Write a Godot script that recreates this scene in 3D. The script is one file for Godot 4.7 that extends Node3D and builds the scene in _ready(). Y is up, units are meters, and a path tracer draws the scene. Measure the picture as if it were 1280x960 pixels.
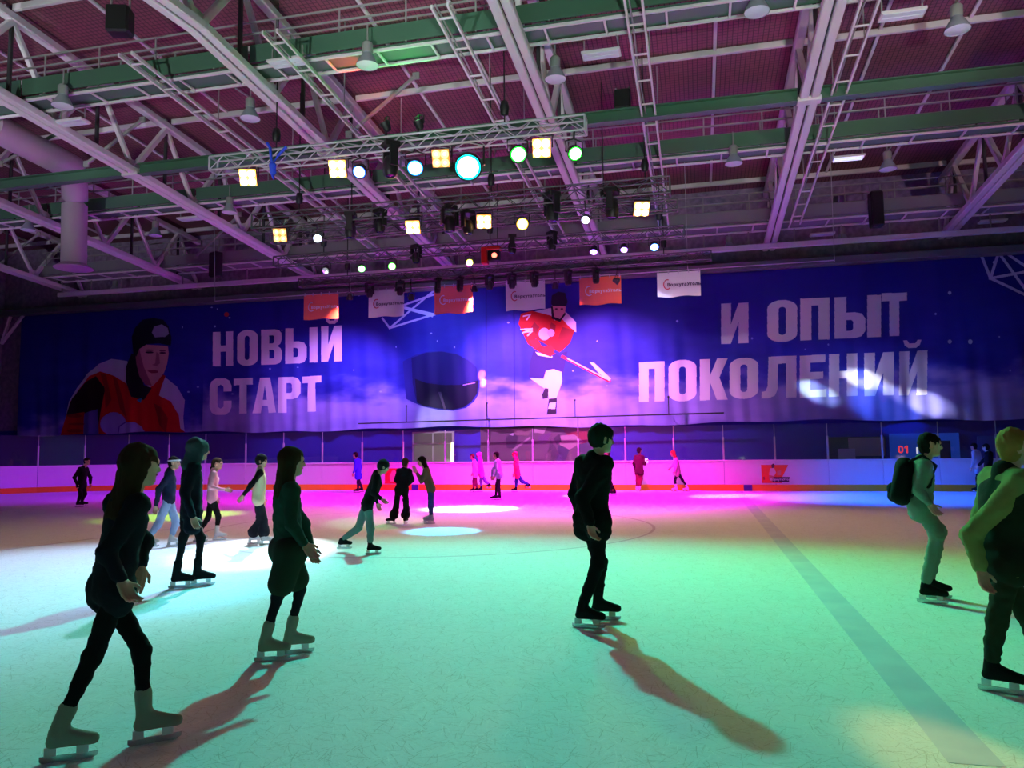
extends Node3D

# ---------------------------------------------------------------- camera geometry
const FOCAL := 960.0
const EYE := Vector3(0, 1.6, 0)
var look: Basis
var used := {}
var M := {}
var boxes := {}

func ray(x: float, y: float) -> Vector3:
	return look * Vector3((x - 640.0) / FOCAL, -(y - 480.0) / FOCAL, -1.0)

func on_z(x: float, y: float, z: float) -> Vector3:
	var d := ray(x, y)
	return EYE + d * (z / d.z)

func on_ice(x: float, y: float) -> Vector3:
	var d := ray(x, y)
	return EYE + d * (-EYE.y / d.y)

# underside of the roof trusses: ridge above the middle of the rink
func chord_y(z: float) -> float:
	return 10.41 - 0.072 * absf(z + 13.5)

# ---------------------------------------------------------------- materials
func C(r: float, g: float, b: float, a := 1.0) -> Color:
	return Color(r / 255.0, g / 255.0, b / 255.0, a)

func mat(key: String, color: Color, rough := 0.7, metal := 0.0) -> StandardMaterial3D:
	if M.has(key):
		return M[key]
	var m := StandardMaterial3D.new()
	m.resource_name = key
	m.albedo_color = color
	m.roughness = rough
	m.metallic = metal
	M[key] = m
	return m

func glow(key: String, color: Color, energy: float) -> StandardMaterial3D:
	if M.has(key):
		return M[key]
	var m := mat(key, color, 0.4)
	m.emission_enabled = true
	m.emission = color
	m.emission_energy_multiplier = energy
	return m

func cloth(key: String, color: Color) -> StandardMaterial3D:
	if M.has(key):
		return M[key]
	var m := mat(key, color, 0.95)
	m.metallic_specular = 0.25
	m.normal_enabled = true
	m.normal_texture = M.weave
	m.normal_scale = 0.35
	m.uv1_triplanar = true
	m.uv1_scale = Vector3(3, 3, 3)
	return m

# ---------------------------------------------------------------- things and parts
func numbered(called: String) -> String:
	used[called] = used.get(called, -1) + 1
	return called if used[called] == 0 else "%s_%03d" % [called, used[called]]

func tag(o: Node3D, label: String, category: String, group := "") -> Node3D:
	o.set_meta("label", label)
	o.set_meta("category", category)
	if group:
		o.set_meta("group", group)
	return o

func thing(called: String, label: String, category: String, at := Vector3.ZERO, group := "") -> Node3D:
	var o := Node3D.new()
	o.name = numbered(called)
	add_child(o)
	o.position = at
	return tag(o, label, category, group)

func setting(called: String) -> Node3D:
	var o := Node3D.new()
	o.name = called
	add_child(o)
	o.set_meta("kind", "structure")
	return o

func part(called: String, mesh: Mesh, m: Material, parent: Node3D, xf := Transform3D()) -> MeshInstance3D:
	var o := MeshInstance3D.new()
	o.name = called
	o.mesh = mesh
	o.material_override = m
	o.transform = xf
	parent.add_child(o, true)
	return o

func box(size: Vector3) -> Mesh:
	var key := "%.3f %.3f %.3f" % [size.x, size.y, size.z]
	if not boxes.has(key):
		boxes[key] = bevelled(size)
	return boxes[key]

# a box with chamfered edges, 44 triangles
func bevelled(s: Vector3) -> Mesh:
	var c := minf(minf(s.x, s.y), s.z) * 0.12
	var st := SurfaceTool.new()
	st.begin(Mesh.PRIMITIVE_TRIANGLES)
	st.set_smooth_group(-1)
	var h := s * 0.5
	var corner := func(sx: float, sy: float, sz: float, axis: int) -> Vector3:
		var v := Vector3(sx * (h.x - c), sy * (h.y - c), sz * (h.z - c))
		v[axis] = [sx, sy, sz][axis] * h[axis]
		return v
	var face := func(p: Array, outward: Vector3) -> void:
		var n: Vector3 = (p[1] - p[0]).cross(p[2] - p[0])
		if n.dot(outward) > 0.0:
			p.reverse()
		for k in range(1, p.size() - 1):
			st.add_vertex(p[0])
			st.add_vertex(p[k])
			st.add_vertex(p[k + 1])
	for axis in 3:
		for sg in [-1.0, 1.0]:
			var q := []
			for e in [[-1, -1], [1, -1], [1, 1], [-1, 1]]:
				var t := [0.0, 0.0, 0.0]
				t[axis] = sg
				t[(axis + 1) % 3] = e[0]
				t[(axis + 2) % 3] = e[1]
				q.append(corner.call(t[0], t[1], t[2], axis))
			var o := Vector3.ZERO
			o[axis] = sg
			face.call(q, o)
	for axis in 3:
		var b := (axis + 1) % 3
		var d := (axis + 2) % 3
		for e in [[-1, -1], [1, -1], [1, 1], [-1, 1]]:
			var lo := [0.0, 0.0, 0.0]
			lo[axis] = -1.0
			lo[b] = e[0]
			lo[d] = e[1]
			var hi := lo.duplicate()
			hi[axis] = 1.0
			var o := Vector3.ZERO
			o[b] = e[0]
			o[d] = e[1]
			face.call([corner.call(lo[0], lo[1], lo[2], b), corner.call(hi[0], hi[1], hi[2], b), corner.call(hi[0], hi[1], hi[2], d), corner.call(lo[0], lo[1], lo[2], d)], o)
	for sx in [-1.0, 1.0]:
		for sy in [-1.0, 1.0]:
			for sz in [-1.0, 1.0]:
				face.call([corner.call(sx, sy, sz, 0), corner.call(sx, sy, sz, 1), corner.call(sx, sy, sz, 2)], Vector3(sx, sy, sz))
	st.generate_normals()
	return st.commit()

func along(a: Vector3, b: Vector3) -> Transform3D:
	var d := (b - a).normalized()
	var up := Vector3.UP if absf(d.y) < 0.98 else Vector3.RIGHT
	return Transform3D(Basis.looking_at(d, up), (a + b) * 0.5)

# a straight bar from a to b, w across and h deep
func bar(called: String, parent: Node3D, a: Vector3, b: Vector3, w: float, h: float, m: Material) -> MeshInstance3D:
	return part(called, box(Vector3(w, h, snappedf(a.distance_to(b), 0.01))), m, parent, along(a, b))

func block(called: String, parent: Node3D, lo: Vector3, hi: Vector3, m: Material) -> MeshInstance3D:
	return part(called, box(hi - lo), m, parent, Transform3D(Basis(), (lo + hi) * 0.5))

# ---------------------------------------------------------------- meshes gathered triangle by triangle
class Geo:
	var V := PackedVector3Array()
	var N := PackedVector3Array()
	var U := PackedVector2Array()
	var I := PackedInt32Array()
	func quad_strip(rings: Array, closed: bool) -> void:
		# rings of points joined side by side; normals are worked out at the end
		var base := V.size()
		var n: int = rings[0].size()
		for r in rings:
			for p in r:
				V.append(p)
		for i in rings.size() - 1:
			for j in (n if closed else n - 1):
				var a := base + i * n + j
				var b := base + i * n + (j + 1) % n
				I.append_array([a, b, a + n, b, b + n, a + n])
	func cap(ring: Array, flip := false) -> void:
		var base := V.size()
		for p in ring:
			V.append(p)
		for k in range(1, ring.size() - 1):
			I.append_array([base, base + k + 1, base + k] if flip else [base, base + k, base + k + 1])
	func tube(path: Array, r: float, n := 6) -> void:
		var rings := []
		for i in path.size():
			var a: Vector3 = path[maxi(i - 1, 0)]
			var b: Vector3 = path[mini(i + 1, path.size() - 1)]
			var d := (b - a).normalized()
			var u := d.cross(Vector3.UP if absf(d.y) < 0.9 else Vector3.RIGHT).normalized()
			var w := d.cross(u)
			var ring := []
			for k in n:
				var t := TAU * k / n
				ring.append(path[i] + (u * cos(t) + w * sin(t)) * r)
			rings.append(ring)
		quad_strip(rings, true)
		cap(rings[0])
		cap(rings[-1], true)
	func lathe(profile: Array, n: int, xf: Transform3D) -> void:
		# profile of Vector2(radius, height) turned about the local y axis
		var rings := []
		for p in profile:
			var ring := []
			for k in n:
				var t := TAU * k / n
				ring.append(xf * Vector3(p.x * cos(t), p.y, p.x * sin(t)))
			rings.append(ring)
		quad_strip(rings, true)
	func cube(lo: Vector3, hi: Vector3, xf := Transform3D()) -> void:
		var p := []
		for k in 8:
			p.append(xf * Vector3(hi.x if k & 1 else lo.x, hi.y if k & 2 else lo.y, hi.z if k & 4 else lo.z))
		for f in [[0, 1, 3, 2], [4, 6, 7, 5], [0, 4, 5, 1], [2, 3, 7, 6], [0, 2, 6, 4], [1, 5, 7, 3]]:
			cap([p[f[0]], p[f[1]], p[f[2]], p[f[3]]])
	func mesh(smooth := true) -> ArrayMesh:
		if not smooth:
			var V2 := PackedVector3Array()
			var U2 := PackedVector2Array()
			for k in I:
				V2.append(V[k])
				if U.size():
					U2.append(U[k])
			V = V2
			U = U2
			I = PackedInt32Array(range(V.size()))
		N.resize(V.size())
		N.fill(Vector3.ZERO)
		for k in range(0, I.size(), 3):
			var f := (V[I[k + 2]] - V[I[k]]).cross(V[I[k + 1]] - V[I[k]])
			N[I[k]] += f
			N[I[k + 1]] += f
			N[I[k + 2]] += f
		for k in N.size():
			N[k] = N[k].normalized() if N[k].length_squared() > 1e-20 else Vector3.UP
		var a := []
		a.resize(Mesh.ARRAY_MAX)
		a[Mesh.ARRAY_VERTEX] = V
		a[Mesh.ARRAY_NORMAL] = N
		a[Mesh.ARRAY_INDEX] = I
		if U.size() == V.size():
			a[Mesh.ARRAY_TEX_UV] = U
		var m := ArrayMesh.new()
		m.add_surface_from_arrays(Mesh.PRIMITIVE_TRIANGLES, a)
		return m

# creases and strands: push points along their normals by stretched noise
func crumple(g: Geo, amount: float, scale: Vector3, from: int, seed_: int) -> ArrayMesh:
	var nz := FastNoiseLite.new()
	nz.seed = seed_
	nz.frequency = 1.0
	nz.fractal_octaves = 3
	var m := g.mesh()
	for k in range(from, g.V.size()):
		g.V[k] += g.N[k] * nz.get_noise_3dv(g.V[k] * scale) * amount
	return g.mesh()

# a plain thin slab outline: polygon in the local xy plane with a thickness
func slab(poly: PackedVector2Array, thick: float) -> Mesh:
	var g := Geo.new()
	var t := Geometry2D.triangulate_polygon(poly)
	for z in [0.0, -thick]:
		var base := g.V.size()
		for p in poly:
			g.V.append(Vector3(p.x, p.y, z))
		for k in range(0, t.size(), 3):
			g.I.append_array([base + t[k], base + t[k + 1], base + t[k + 2]])
	for i in poly.size():
		var p := poly[i]
		var q := poly[(i + 1) % poly.size()]
		g.cap([Vector3(p.x, p.y, 0), Vector3(q.x, q.y, 0), Vector3(q.x, q.y, -thick), Vector3(p.x, p.y, -thick)])
	return g.mesh(false)

# ---------------------------------------------------------------- bodies: smooth union of tapered capsules, meshed as surface nets
func nets(g: Geo, bones: Array, cell: float, k: float) -> void:
	var lo := Vector3(1e9, 1e9, 1e9)
	var hi := -lo
	for b in bones:
		var r: float = maxf(b[2], b[3]) + k * 2.0 + cell * 3.0
		lo = lo.min(b[0] - Vector3(r, r, r)).min(b[1] - Vector3(r, r, r))
		hi = hi.max(b[0] + Vector3(r, r, r)).max(b[1] + Vector3(r, r, r))
	var nx := int(ceil((hi.x - lo.x) / cell)) + 2
	var ny := int(ceil((hi.y - lo.y) / cell)) + 2
	var nz := int(ceil((hi.z - lo.z) / cell)) + 2
	var field := PackedFloat32Array()
	field.resize(nx * ny * nz)
	field.fill(1.0)
	var near := PackedByteArray()
	near.resize(nx * ny * nz)
	var cells := PackedInt32Array()
	var band := cell * 2.0 + k * 2.5
	for b in bones:
		var a: Vector3 = b[0]
		var ba: Vector3 = b[1] - a
		var ra: float = b[2]
		var dr: float = b[3] - ra
		var inv := 1.0 / maxf(ba.length_squared(), 1e-9)
		var r: float = maxf(b[2], b[3]) + k * 2.0 + cell * 1.5
		var p0: Vector3 = (a.min(b[1]) - Vector3(r, r, r) - lo) / cell
		var p1: Vector3 = (a.max(b[1]) + Vector3(r, r, r) - lo) / cell
		for iz in range(maxi(int(p0.z), 0), mini(int(p1.z) + 2, nz)):
			for iy in range(maxi(int(p0.y), 0), mini(int(p1.y) + 2, ny)):
				var row := (iz * ny + iy) * nx
				var q := Vector3(lo.x, lo.y + iy * cell, lo.z + iz * cell) - a
				for ix in range(maxi(int(p0.x), 0), mini(int(p1.x) + 2, nx)):
					var p := Vector3(q.x + ix * cell, q.y, q.z)
					var t := clampf(p.dot(ba) * inv, 0.0, 1.0)
					var d := (p - ba * t).length() - ra - dr * t
					var at := row + ix
					var o := field[at]
					var h := k - absf(o - d)
					field[at] = minf(o, d) - (h * h * 0.25 / k if h > 0.0 else 0.0)
					if absf(d) < band and near[at] == 0:
						near[at] = 1
						cells.append(at)
	var made := PackedInt32Array()
	made.resize(field.size())
	made.fill(-1)
	var sx := 1
	var sy := nx
	var sz := nx * ny
	var corners := [0, sx, sy, sx + sy, sz, sx + sz, sy + sz, sx + sy + sz]
	var edges := [[0, 1], [2, 3], [4, 5], [6, 7], [0, 2], [1, 3], [4, 6], [5, 7], [0, 4], [1, 5], [2, 6], [3, 7]]
	for at in cells:
		var ix := at % nx
		var iy := (at / nx) % ny
		var iz := at / sz
		if ix >= nx - 1 or iy >= ny - 1 or iz >= nz - 1:
			continue
		var f := PackedFloat32Array()
		f.resize(8)
		var inside := 0
		for c in 8:
			f[c] = field[at + corners[c]]
			if f[c] < 0.0:
				inside += 1
		if inside == 0 or inside == 8:
			continue
		var sum := Vector3.ZERO
		var count := 0
		for e in edges:
			var fa := f[e[0]]
			var fb := f[e[1]]
			if (fa < 0.0) == (fb < 0.0):
				continue
			var t := fa / (fa - fb)
			var pa := Vector3(e[0] & 1, (e[0] >> 1) & 1, e[0] >> 2)
			var pb := Vector3(e[1] & 1, (e[1] >> 1) & 1, e[1] >> 2)
			sum += pa.lerp(pb, t)
			count += 1
		made[at] = g.V.size()
		g.V.append(lo + (Vector3(ix, iy, iz) + sum / count) * cell)
	var steps := [[sx, sy, sz], [sy, sz, sx], [sz, sx, sy]]
	for at in cells:
		if made[at] < 0:
			continue
		for s in steps:
			var f0 := field[at]
			var f1 := field[at + s[0]]
			if (f0 < 0.0) == (f1 < 0.0):
				continue
			var a1: int = at - s[1]
			var a2: int = at - s[2]
			var a3: int = at - s[1] - s[2]
			if a3 < 0 or made[a1] < 0 or made[a2] < 0 or made[a3] < 0:
				continue
			if f0 < 0.0:
				g.I.append_array([made[at], made[a2], made[a1], made[a1], made[a2], made[a3]])
			else:
				g.I.append_array([made[at], made[a1], made[a2], made[a1], made[a3], made[a2]])

# ---------------------------------------------------------------- people
func hand(g: Geo, wrist: Vector3, fore: Vector3, front: Vector3, s: float) -> void:
	var D := fore.normalized()
	var A := (front - D * front.dot(D)).normalized()
	var P := D.cross(A)
	if P.dot(Vector3.DOWN) < -0.6:
		P = -P
	var bones := [[wrist - D * 0.05 * s, wrist + D * 0.02 * s, 0.024 * s, 0.024 * s]]
	var reach := [0.85, 0.98, 1.06, 0.97]
	for i in 4:
		var off := (i - 1.5) * 0.0205 * s
		var k := wrist + D * (0.088 - 0.004 * absf(i - 2.0)) * s + A * off
		bones.append([wrist + D * 0.015 * s + A * off * 0.7, k, 0.015 * s, 0.0115 * s])
		var d1 := (D + P * 0.35).normalized()
		var d2 := (D + P * 0.95).normalized()
		var d3 := (D * 0.6 + P).normalized()
		var a: Vector3 = k + d1 * 0.042 * reach[i] * s
		var b: Vector3 = a + d2 * 0.027 * reach[i] * s
		var c: Vector3 = b + d3 * 0.02 * reach[i] * s
		bones.append([k, a, 0.0098 * s, 0.0092 * s])
		bones.append([a, b, 0.0092 * s, 0.0086 * s])
		bones.append([b, c, 0.0086 * s, 0.0076 * s])
	var t0 := wrist + D * 0.028 * s + A * 0.026 * s
	var t1 := t0 + (D * 0.7 + A * 0.8 + P * 0.2).normalized() * 0.042 * s
	var t2 := t1 + (D * 0.95 + A * 0.25 + P * 0.4).normalized() * 0.034 * s
	bones.append([t0, t1, 0.0145 * s, 0.0105 * s])
	bones.append([t1, t2, 0.0105 * s, 0.0088 * s])
	nets(g, bones, 0.0062, 0.004)

func person(p: Dictionary) -> Node3D:
	var at: Vector2 = p.at
	var root := thing("person", p.label, "person", on_ice(at.x, at.y), p.get("group", ""))
	var P0 := root.position
	var n := Vector3(P0.x - EYE.x, 0, P0.z - EYE.z).normalized()
	var right := n.cross(Vector3.UP)
	var up := Vector3.UP
	var pt := func(x: float, y: float, d: float) -> Vector3:
		var r := ray(x, y)
		return EYE + r * ((P0 - n * d - EYE).dot(n) / r.dot(n)) - P0
	var top: Vector3 = pt.call(p.head.x, p.top, 0.0)
	var s: float = clampf(top.y / 1.76, 0.7, 1.1)
	var turn := func(deg: float) -> Vector3:
		return right * cos(deg_to_rad(deg)) + n * sin(deg_to_rad(deg))
	var F: Vector3 = turn.call(p.face)
	var S := up.cross(F)
	var HF: Vector3 = turn.call(p.get("gaze", p.face))
	HF = (HF + up * p.get("nod", 0.0)).normalized()
	var HS := up.cross(HF).normalized()
	var HU := HF.cross(HS)
	var c: Vector3 = pt.call(p.head.x, p.head.y, p.head_d if p.has("head_d") else 0.0)
	var sh: Vector3 = pt.call(p.sh.x, p.sh.y, 0.0)
	var hip: Vector3 = pt.call(p.hip.x, p.hip.y, 0.0)
	var slim: float = p.get("slim", 1.0) * s
	var shj := {"L": sh + S * 0.165 * slim, "R": sh - S * 0.165 * slim}
	var hipj := {"L": hip + S * 0.09 * slim, "R": hip - S * 0.09 * slim}
	var nk := sh + up * 0.035 * s
	var cell: float = [0.014, 0.02, 0.028][p.q]
	var u: float = p.get("puff", 0.03)
	var w: float = p.get("loose", 0.02)
	var body := []
	var coat := []
	var legs := []
	body.append_array([[shj.L, shj.R, 0.06 * s, 0.06 * s], [sh - up * 0.05 * s, hip, 0.10 * slim, 0.105 * slim], [c - HU * 0.05 * s, nk - up * 0.05 * s, 0.05 * s, 0.055 * s], [hipj.L, hipj.R, 0.09 * slim, 0.09 * slim]])
	var chest := sh - up * 0.12 * s
	var waist := sh.lerp(hip, 0.7)
	coat.append_array([[shj.L - S * 0.02 * s, shj.R + S * 0.02 * s, (0.055 * s + u), (0.055 * s + u)], [chest, hip, 0.1 * slim + u, 0.1 * slim + u], [nk + up * 0.03 * s, nk - up * 0.03 * s, 0.058 * s + u * 0.4, 0.075 * s + u * 0.4]])
	var hem: float = p.get("hem", 0.08)
	for k in ["L", "R"]:
		var sd: float = 1.0 if k == "L" else -1.0
		var inner: Vector3 = sh.lerp(shj[k], 0.55) - up * 0.09 * s
		body.append([inner, hipj[k], 0.066 * slim, 0.062 * slim])
		var side: Vector3 = waist + (hipj[k] - hip) * 0.62
		coat.append([inner, side, 0.078 * slim + u, 0.07 * slim + u])
		coat.append([side, hipj[k], 0.073 * slim + u, 0.08 * slim + u])
		coat.append([hipj[k], hipj[k] - up * hem, 0.084 * slim + u, 0.084 * slim + u])
		# arms
		var el: Vector3
		var wr: Vector3
		if p.has("arm" + k):
			var a: Array = p["arm" + k]
			var dd: float = (P0 - (P0 + shj[k])).dot(n)
			el = pt.call(a[0].x, a[0].y, dd + a[0].z)
			wr = pt.call(a[1].x, a[1].y, dd + a[1].z)
		else:
			el = shj[k] + (-up * 0.275 + S * sd * 0.07 - F * 0.03) * s
			wr = el + (-up * 0.235 + F * 0.08 + S * sd * 0.01) * s
		body.append([shj[k], el, 0.046 * s, 0.038 * s])
		body.append([el, wr, 0.038 * s, 0.027 * s])
		coat.append([shj[k] - S * sd * 0.012 * s, el, 0.046 * s + u * 0.9, 0.04 * s + u * 0.8])
		coat.append([el, wr - (wr - el).normalized() * 0.015, 0.04 * s + u * 0.8, 0.031 * s + u * 0.5])
		# feet and legs
		var f: Array = p["foot" + k]
		var G := on_ice(f[0], f[1]) - P0
		G.y = f[3] if f.size() > 3 else 0.0
		var T: Vector3 = turn.call(f[2])
		var ank := G + up * 0.165 * s - T * 0.055 * s
		var mid: Vector3 = (hipj[k] + ank) * 0.5
		var kn: Vector3
		if p.has("knee" + k):
			kn = pt.call(p["knee" + k].x, p["knee" + k].y, -(mid.dot(n)))
		else:
			kn = mid + F * 0.03 * s
		body.append([hipj[k], kn, 0.078 * slim, 0.052 * slim])
		body.append([kn, ank, 0.05 * slim, 0.036 * slim])
		legs.append([hipj[k], kn, 0.072 * slim + w * 0.8, 0.056 * slim + w])
		legs.append([kn, ank + (kn - ank).normalized() * p.get("cuff", 0.07), 0.054 * slim + w, 0.04 * slim + w + p.get("flare", 0.0)])
		var boot := Geo.new()
		var sole := G + up * 0.085 * s
		nets(boot, [[ank + (kn - ank).normalized() * 0.13 * s, ank, 0.05 * s, 0.044 * s], [ank - up * 0.02 * s, sole - T * 0.07 * s + up * 0.035 * s, 0.042 * s, 0.036 * s], [ank - up * 0.01 * s + T * 0.02 * s, sole + T * 0.12 * s + up * 0.026 * s, 0.042 * s, 0.028 * s], [sole - T * 0.08 * s + up * 0.02, sole + T * 0.13 * s + up * 0.02, 0.03 * s, 0.03 * s]], minf(cell, 0.016), 0.02)
		var skate := part("skate", boot.mesh(), cloth(p.boot[0], p.boot[1]), root)
		var fix := Basis(T.cross(up), up, -T)
		for q in [-0.085, 0.075]:
			var hold := Geo.new()
			hold.cube(Vector3(-0.012, 0.0, -q - 0.03) * s, Vector3(0.012, 0.05, -q + 0.03) * s, Transform3D(fix, G + up * 0.035 * s))
			part("blade_holder", hold.mesh(false), M.white_plastic, skate)
		var bl := PackedVector2Array([Vector2(-0.14, 0.012), Vector2(-0.125, 0.0), Vector2(0.12, 0.0), Vector2(0.15, 0.014), Vector2(0.155, 0.036), Vector2(-0.14, 0.036)])
		for q in bl.size():
			bl[q] *= s
		part("blade", slab(bl, 0.006), M.blade, skate, Transform3D(Basis(T, up, T.cross(up)), G + T.cross(up) * 0.003))
		p["_hand" + k] = [wr, wr - el]
	legs.append([hipj.L, hipj.R, 0.076 * slim + w * 0.7, 0.076 * slim + w * 0.7])
	# one continuous body: trunk and limbs, then the head and each hand on finer grids
	var b := Geo.new()
	for q in body.size():
		if q != 2:
			body[q][2] *= 0.76
			body[q][3] *= 0.76
	nets(b, body, 0.026, 0.02)
	nets(b, [
		[c + HU * 0.035 * s - HF * 0.02 * s, c + HU * 0.03 * s + HF * 0.018 * s, 0.088 * s, 0.078 * s], [c - HU * 0.01 * s + HF * 0.035 * s, c - HU * 0.085 * s + HF * 0.055 * s, 0.06 * s, 0.033 * s],
		[c - HU * 0.02 * s - HF * 0.02 * s, c - HU * 0.07 * s + HF * 0.02 * s, 0.068 * s, 0.045 * s], [c + HU * 0.01 * s + HF * 0.09 * s, c - HU * 0.025 * s + HF * 0.106 * s, 0.01 * s, 0.015 * s],
		[c + HU * 0.028 * s + HF * 0.082 * s - HS * 0.035 * s, c + HU * 0.028 * s + HF * 0.082 * s + HS * 0.035 * s, 0.014 * s, 0.014 * s],
		[c + HS * 0.082 * s + HU * 0.015 * s, c + HS * 0.08 * s - HU * 0.025 * s, 0.017 * s, 0.012 * s], [c - HS * 0.082 * s + HU * 0.015 * s, c - HS * 0.08 * s - HU * 0.025 * s, 0.017 * s, 0.012 * s],
		[c - HU * 0.06 * s - HF * 0.01 * s, nk, 0.05 * s, 0.056 * s]], [0.008, 0.01, 0.014][p.q], 0.016)
	for k in ["L", "R"]:
		hand(b, p["_hand" + k][0], p["_hand" + k][1], F, s)
	part("body", b.mesh(), M.skin, root)
	for sd in [-1.0, 1.0]:
		var e := part("eye", M.ball, M.eye, root, Transform3D(Basis().scaled(Vector3.ONE * 0.0135 * s), c + HF * 0.083 * s + HS * 0.033 * sd * s + HU * 0.008 * s))
		e.set_meta("label", "dark eye")
	part("mouth", M.ball, M.lips, root, Transform3D(Basis(HS * 0.026 * s, HU * 0.008 * s, HF * 0.01 * s), c + HF * 0.088 * s - HU * 0.052 * s))
	var jm := Geo.new()
	nets(jm, coat, cell, 0.028)
	var sd0 := int(at.x)
	part(p.get("top_name", "jacket"), crumple(jm, 0.011, Vector3(7, 13, 7), 0, sd0), cloth(p.coat[0], p.coat[1]), root)
	if p.has("vest"):
		var vm := Geo.new()
		nets(vm, [coat[1], coat[2], coat[3], coat[4], coat[5], coat[8], coat[9], coat[10]].map(func(q): return [q[0], q[1], q[2] + 0.012, q[3] + 0.012]), cell, 0.03)
		part("vest", crumple(vm, 0.01, Vector3(6, 9, 6), 0, sd0 + 1), cloth(p.vest[0], p.vest[1]), root)
	if p.has("shorts"):
		var sm := Geo.new()
		var bones := [[hipj.L, hipj.R, 0.12 * slim + 0.02, 0.12 * slim + 0.02]]
		for q in [0, 2]:
			bones.append([legs[q][0], legs[q][0].lerp(legs[q][1], 0.72), 0.10 * slim + 0.02, 0.085 * slim + 0.025])
		nets(sm, bones, cell, 0.04)
		part("shorts", sm.mesh(), cloth(p.shorts[0], p.shorts[1]), root)
	var lm := Geo.new()
	nets(lm, legs, cell, 0.03)
	part("trousers", crumple(lm, 0.009 + w * 0.25, Vector3(8, 14, 8), 0, sd0 + 2), cloth(p.legs[0], p.legs[1]), root)
	# what covers the head
	var h := Geo.new()
	var cap := [[c + HU * 0.05 * s - HF * 0.022 * s, c + HU * 0.045 * s + HF * 0.012 * s, 0.094 * s, 0.084 * s], [c - HF * 0.045 * s + HU * 0.02 * s, c - HF * 0.045 * s - HU * 0.03 * s, 0.082 * s, 0.07 * s]]
	match p.hair:
		"long":
			for sd in [-1.0, 0.0, 1.0]:
				cap.append([c - HF * 0.06 * s + HS * sd * 0.055 * s, nk - up * 0.1 * s - F * 0.075 * s + S * sd * 0.05 * s, 0.042 * s, 0.03 * s])
			for sd in [-1.0, 1.0]:
				cap.append([c + HS * sd * 0.085 * s + HU * 0.03 * s, nk + HS * sd * 0.07 * s - up * 0.03 * s, 0.024 * s, 0.024 * s])
		"tail":
			cap.append([c - HF * 0.1 * s + HU * 0.03 * s, c - HF * 0.15 * s - HU * 0.12 * s, 0.032 * s, 0.02 * s])
		"hat":
			cap[0] = [c + HU * 0.058 * s - HF * 0.015 * s, c + HU * 0.052 * s + HF * 0.018 * s, 0.1 * s, 0.09 * s]
			cap[1] = [c - HF * 0.03 * s + HU * 0.03 * s, c - HF * 0.03 * s + HU * 0.01 * s, 0.096 * s, 0.092 * s]
		"hood":
			cap = [[c + HU * 0.045 * s - HF * 0.04 * s, c + HU * 0.03 * s + HF * 0.01 * s, 0.115 * s, 0.098 * s], [c - HF * 0.05 * s - HU * 0.02 * s, nk - F * 0.05 * s - up * 0.0 * s, 0.088 * s, 0.075 * s]]
			for sd in [-1.0, 1.0]:
				cap.append([c + HS * sd * 0.08 * s, nk + S * sd * 0.06 * s + F * 0.02 * s, 0.05 * s, 0.055 * s])
	nets(h, cap, minf(cell, 0.016), 0.02)
	part({"hat": "knit_hat", "hood": "hood"}.get(p.hair, "hair"), crumple(h, 0.012, Vector3(34, 7, 34) if p.hair != "hood" else Vector3(9, 9, 9), 0, sd0 + 3), cloth(p.hat[0], p.hat[1]), root)
	if p.has("band"):
		var bd := Geo.new()
		var ring := []
		for q in 25:
			var t := TAU * q / 24.0
			ring.append(c + HU * (0.05 + 0.005 * cos(t)) * s + (HF * cos(t) * 0.108 + HS * sin(t) * 0.098 - HF * 0.006) * s)
		bd.tube(ring, 0.018 * s, 6)
		part("headband", bd.mesh(), cloth(p.band[0], p.band[1]), root)
	return root

# ---------------------------------------------------------------- the printed banner
const BX0 := -32.3
const BX1 := 14.0
const BY0 := 2.47
const BY1 := 8.62
const BANNER_Z := -30.75
const BPX := 88.0

class Print:
	var img: Array = []
	var half: float
	func setup(x0: float, x1: float, y0: float, y1: float, ppm: float) -> void:
		half = (x1 - x0) * 0.5
		for k in 2:
			img.append(Image.create(int(half * ppm), int((y1 - y0) * ppm), false, Image.FORMAT_RGB8))
	# even-odd fill of closed outlines given in metres on the wall
	func fill(outlines: Array, color: Color) -> void:
		for k in 2:
			var im: Image = img[k]
			var lo := 1e9
			var hi := -1e9
			var sets := []
			for o in outlines:
				var q := []
				for p in o:
					var v := Vector2((p.x - BX0 - half * k) * BPX, (BY1 - p.y) * BPX)
					q.append(v)
					lo = minf(lo, v.y)
					hi = maxf(hi, v.y)
				sets.append(q)
			for row in range(maxi(int(lo), 0), mini(int(hi) + 1, im.get_height())):
				var y := row + 0.5
				var xs := []
				for q in sets:
					for i in q.size():
						var a: Vector2 = q[i]
						var b: Vector2 = q[(i + 1) % q.size()]
						if (a.y <= y) != (b.y <= y):
							xs.append(a.x + (y - a.y) / (b.y - a.y) * (b.x - a.x))
				xs.sort()
				for i in range(0, xs.size() - 1, 2):
					var x0 := maxi(int(round(xs[i])), 0)
					var x1 := mini(int(round(xs[i + 1])), im.get_width())
					if x1 > x0:
						im.fill_rect(Rect2i(x0, row, x1 - x0, 1), color)

func wall_pt(x: float, y: float) -> Vector2:
	var p := on_z(x, y, BANNER_Z)
	return Vector2(p.x, p.y)

# outline traced as x, y pairs in a zoomed view with its corner and scale
func traced(xy: Array, ox := 0.0, oy := 0.0, scale := 1.0) -> Array:
	var o := []
	for i in range(0, xy.size(), 2):
		o.append(wall_pt(ox + xy[i] / scale, oy + xy[i + 1] / scale))
	return o

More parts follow.
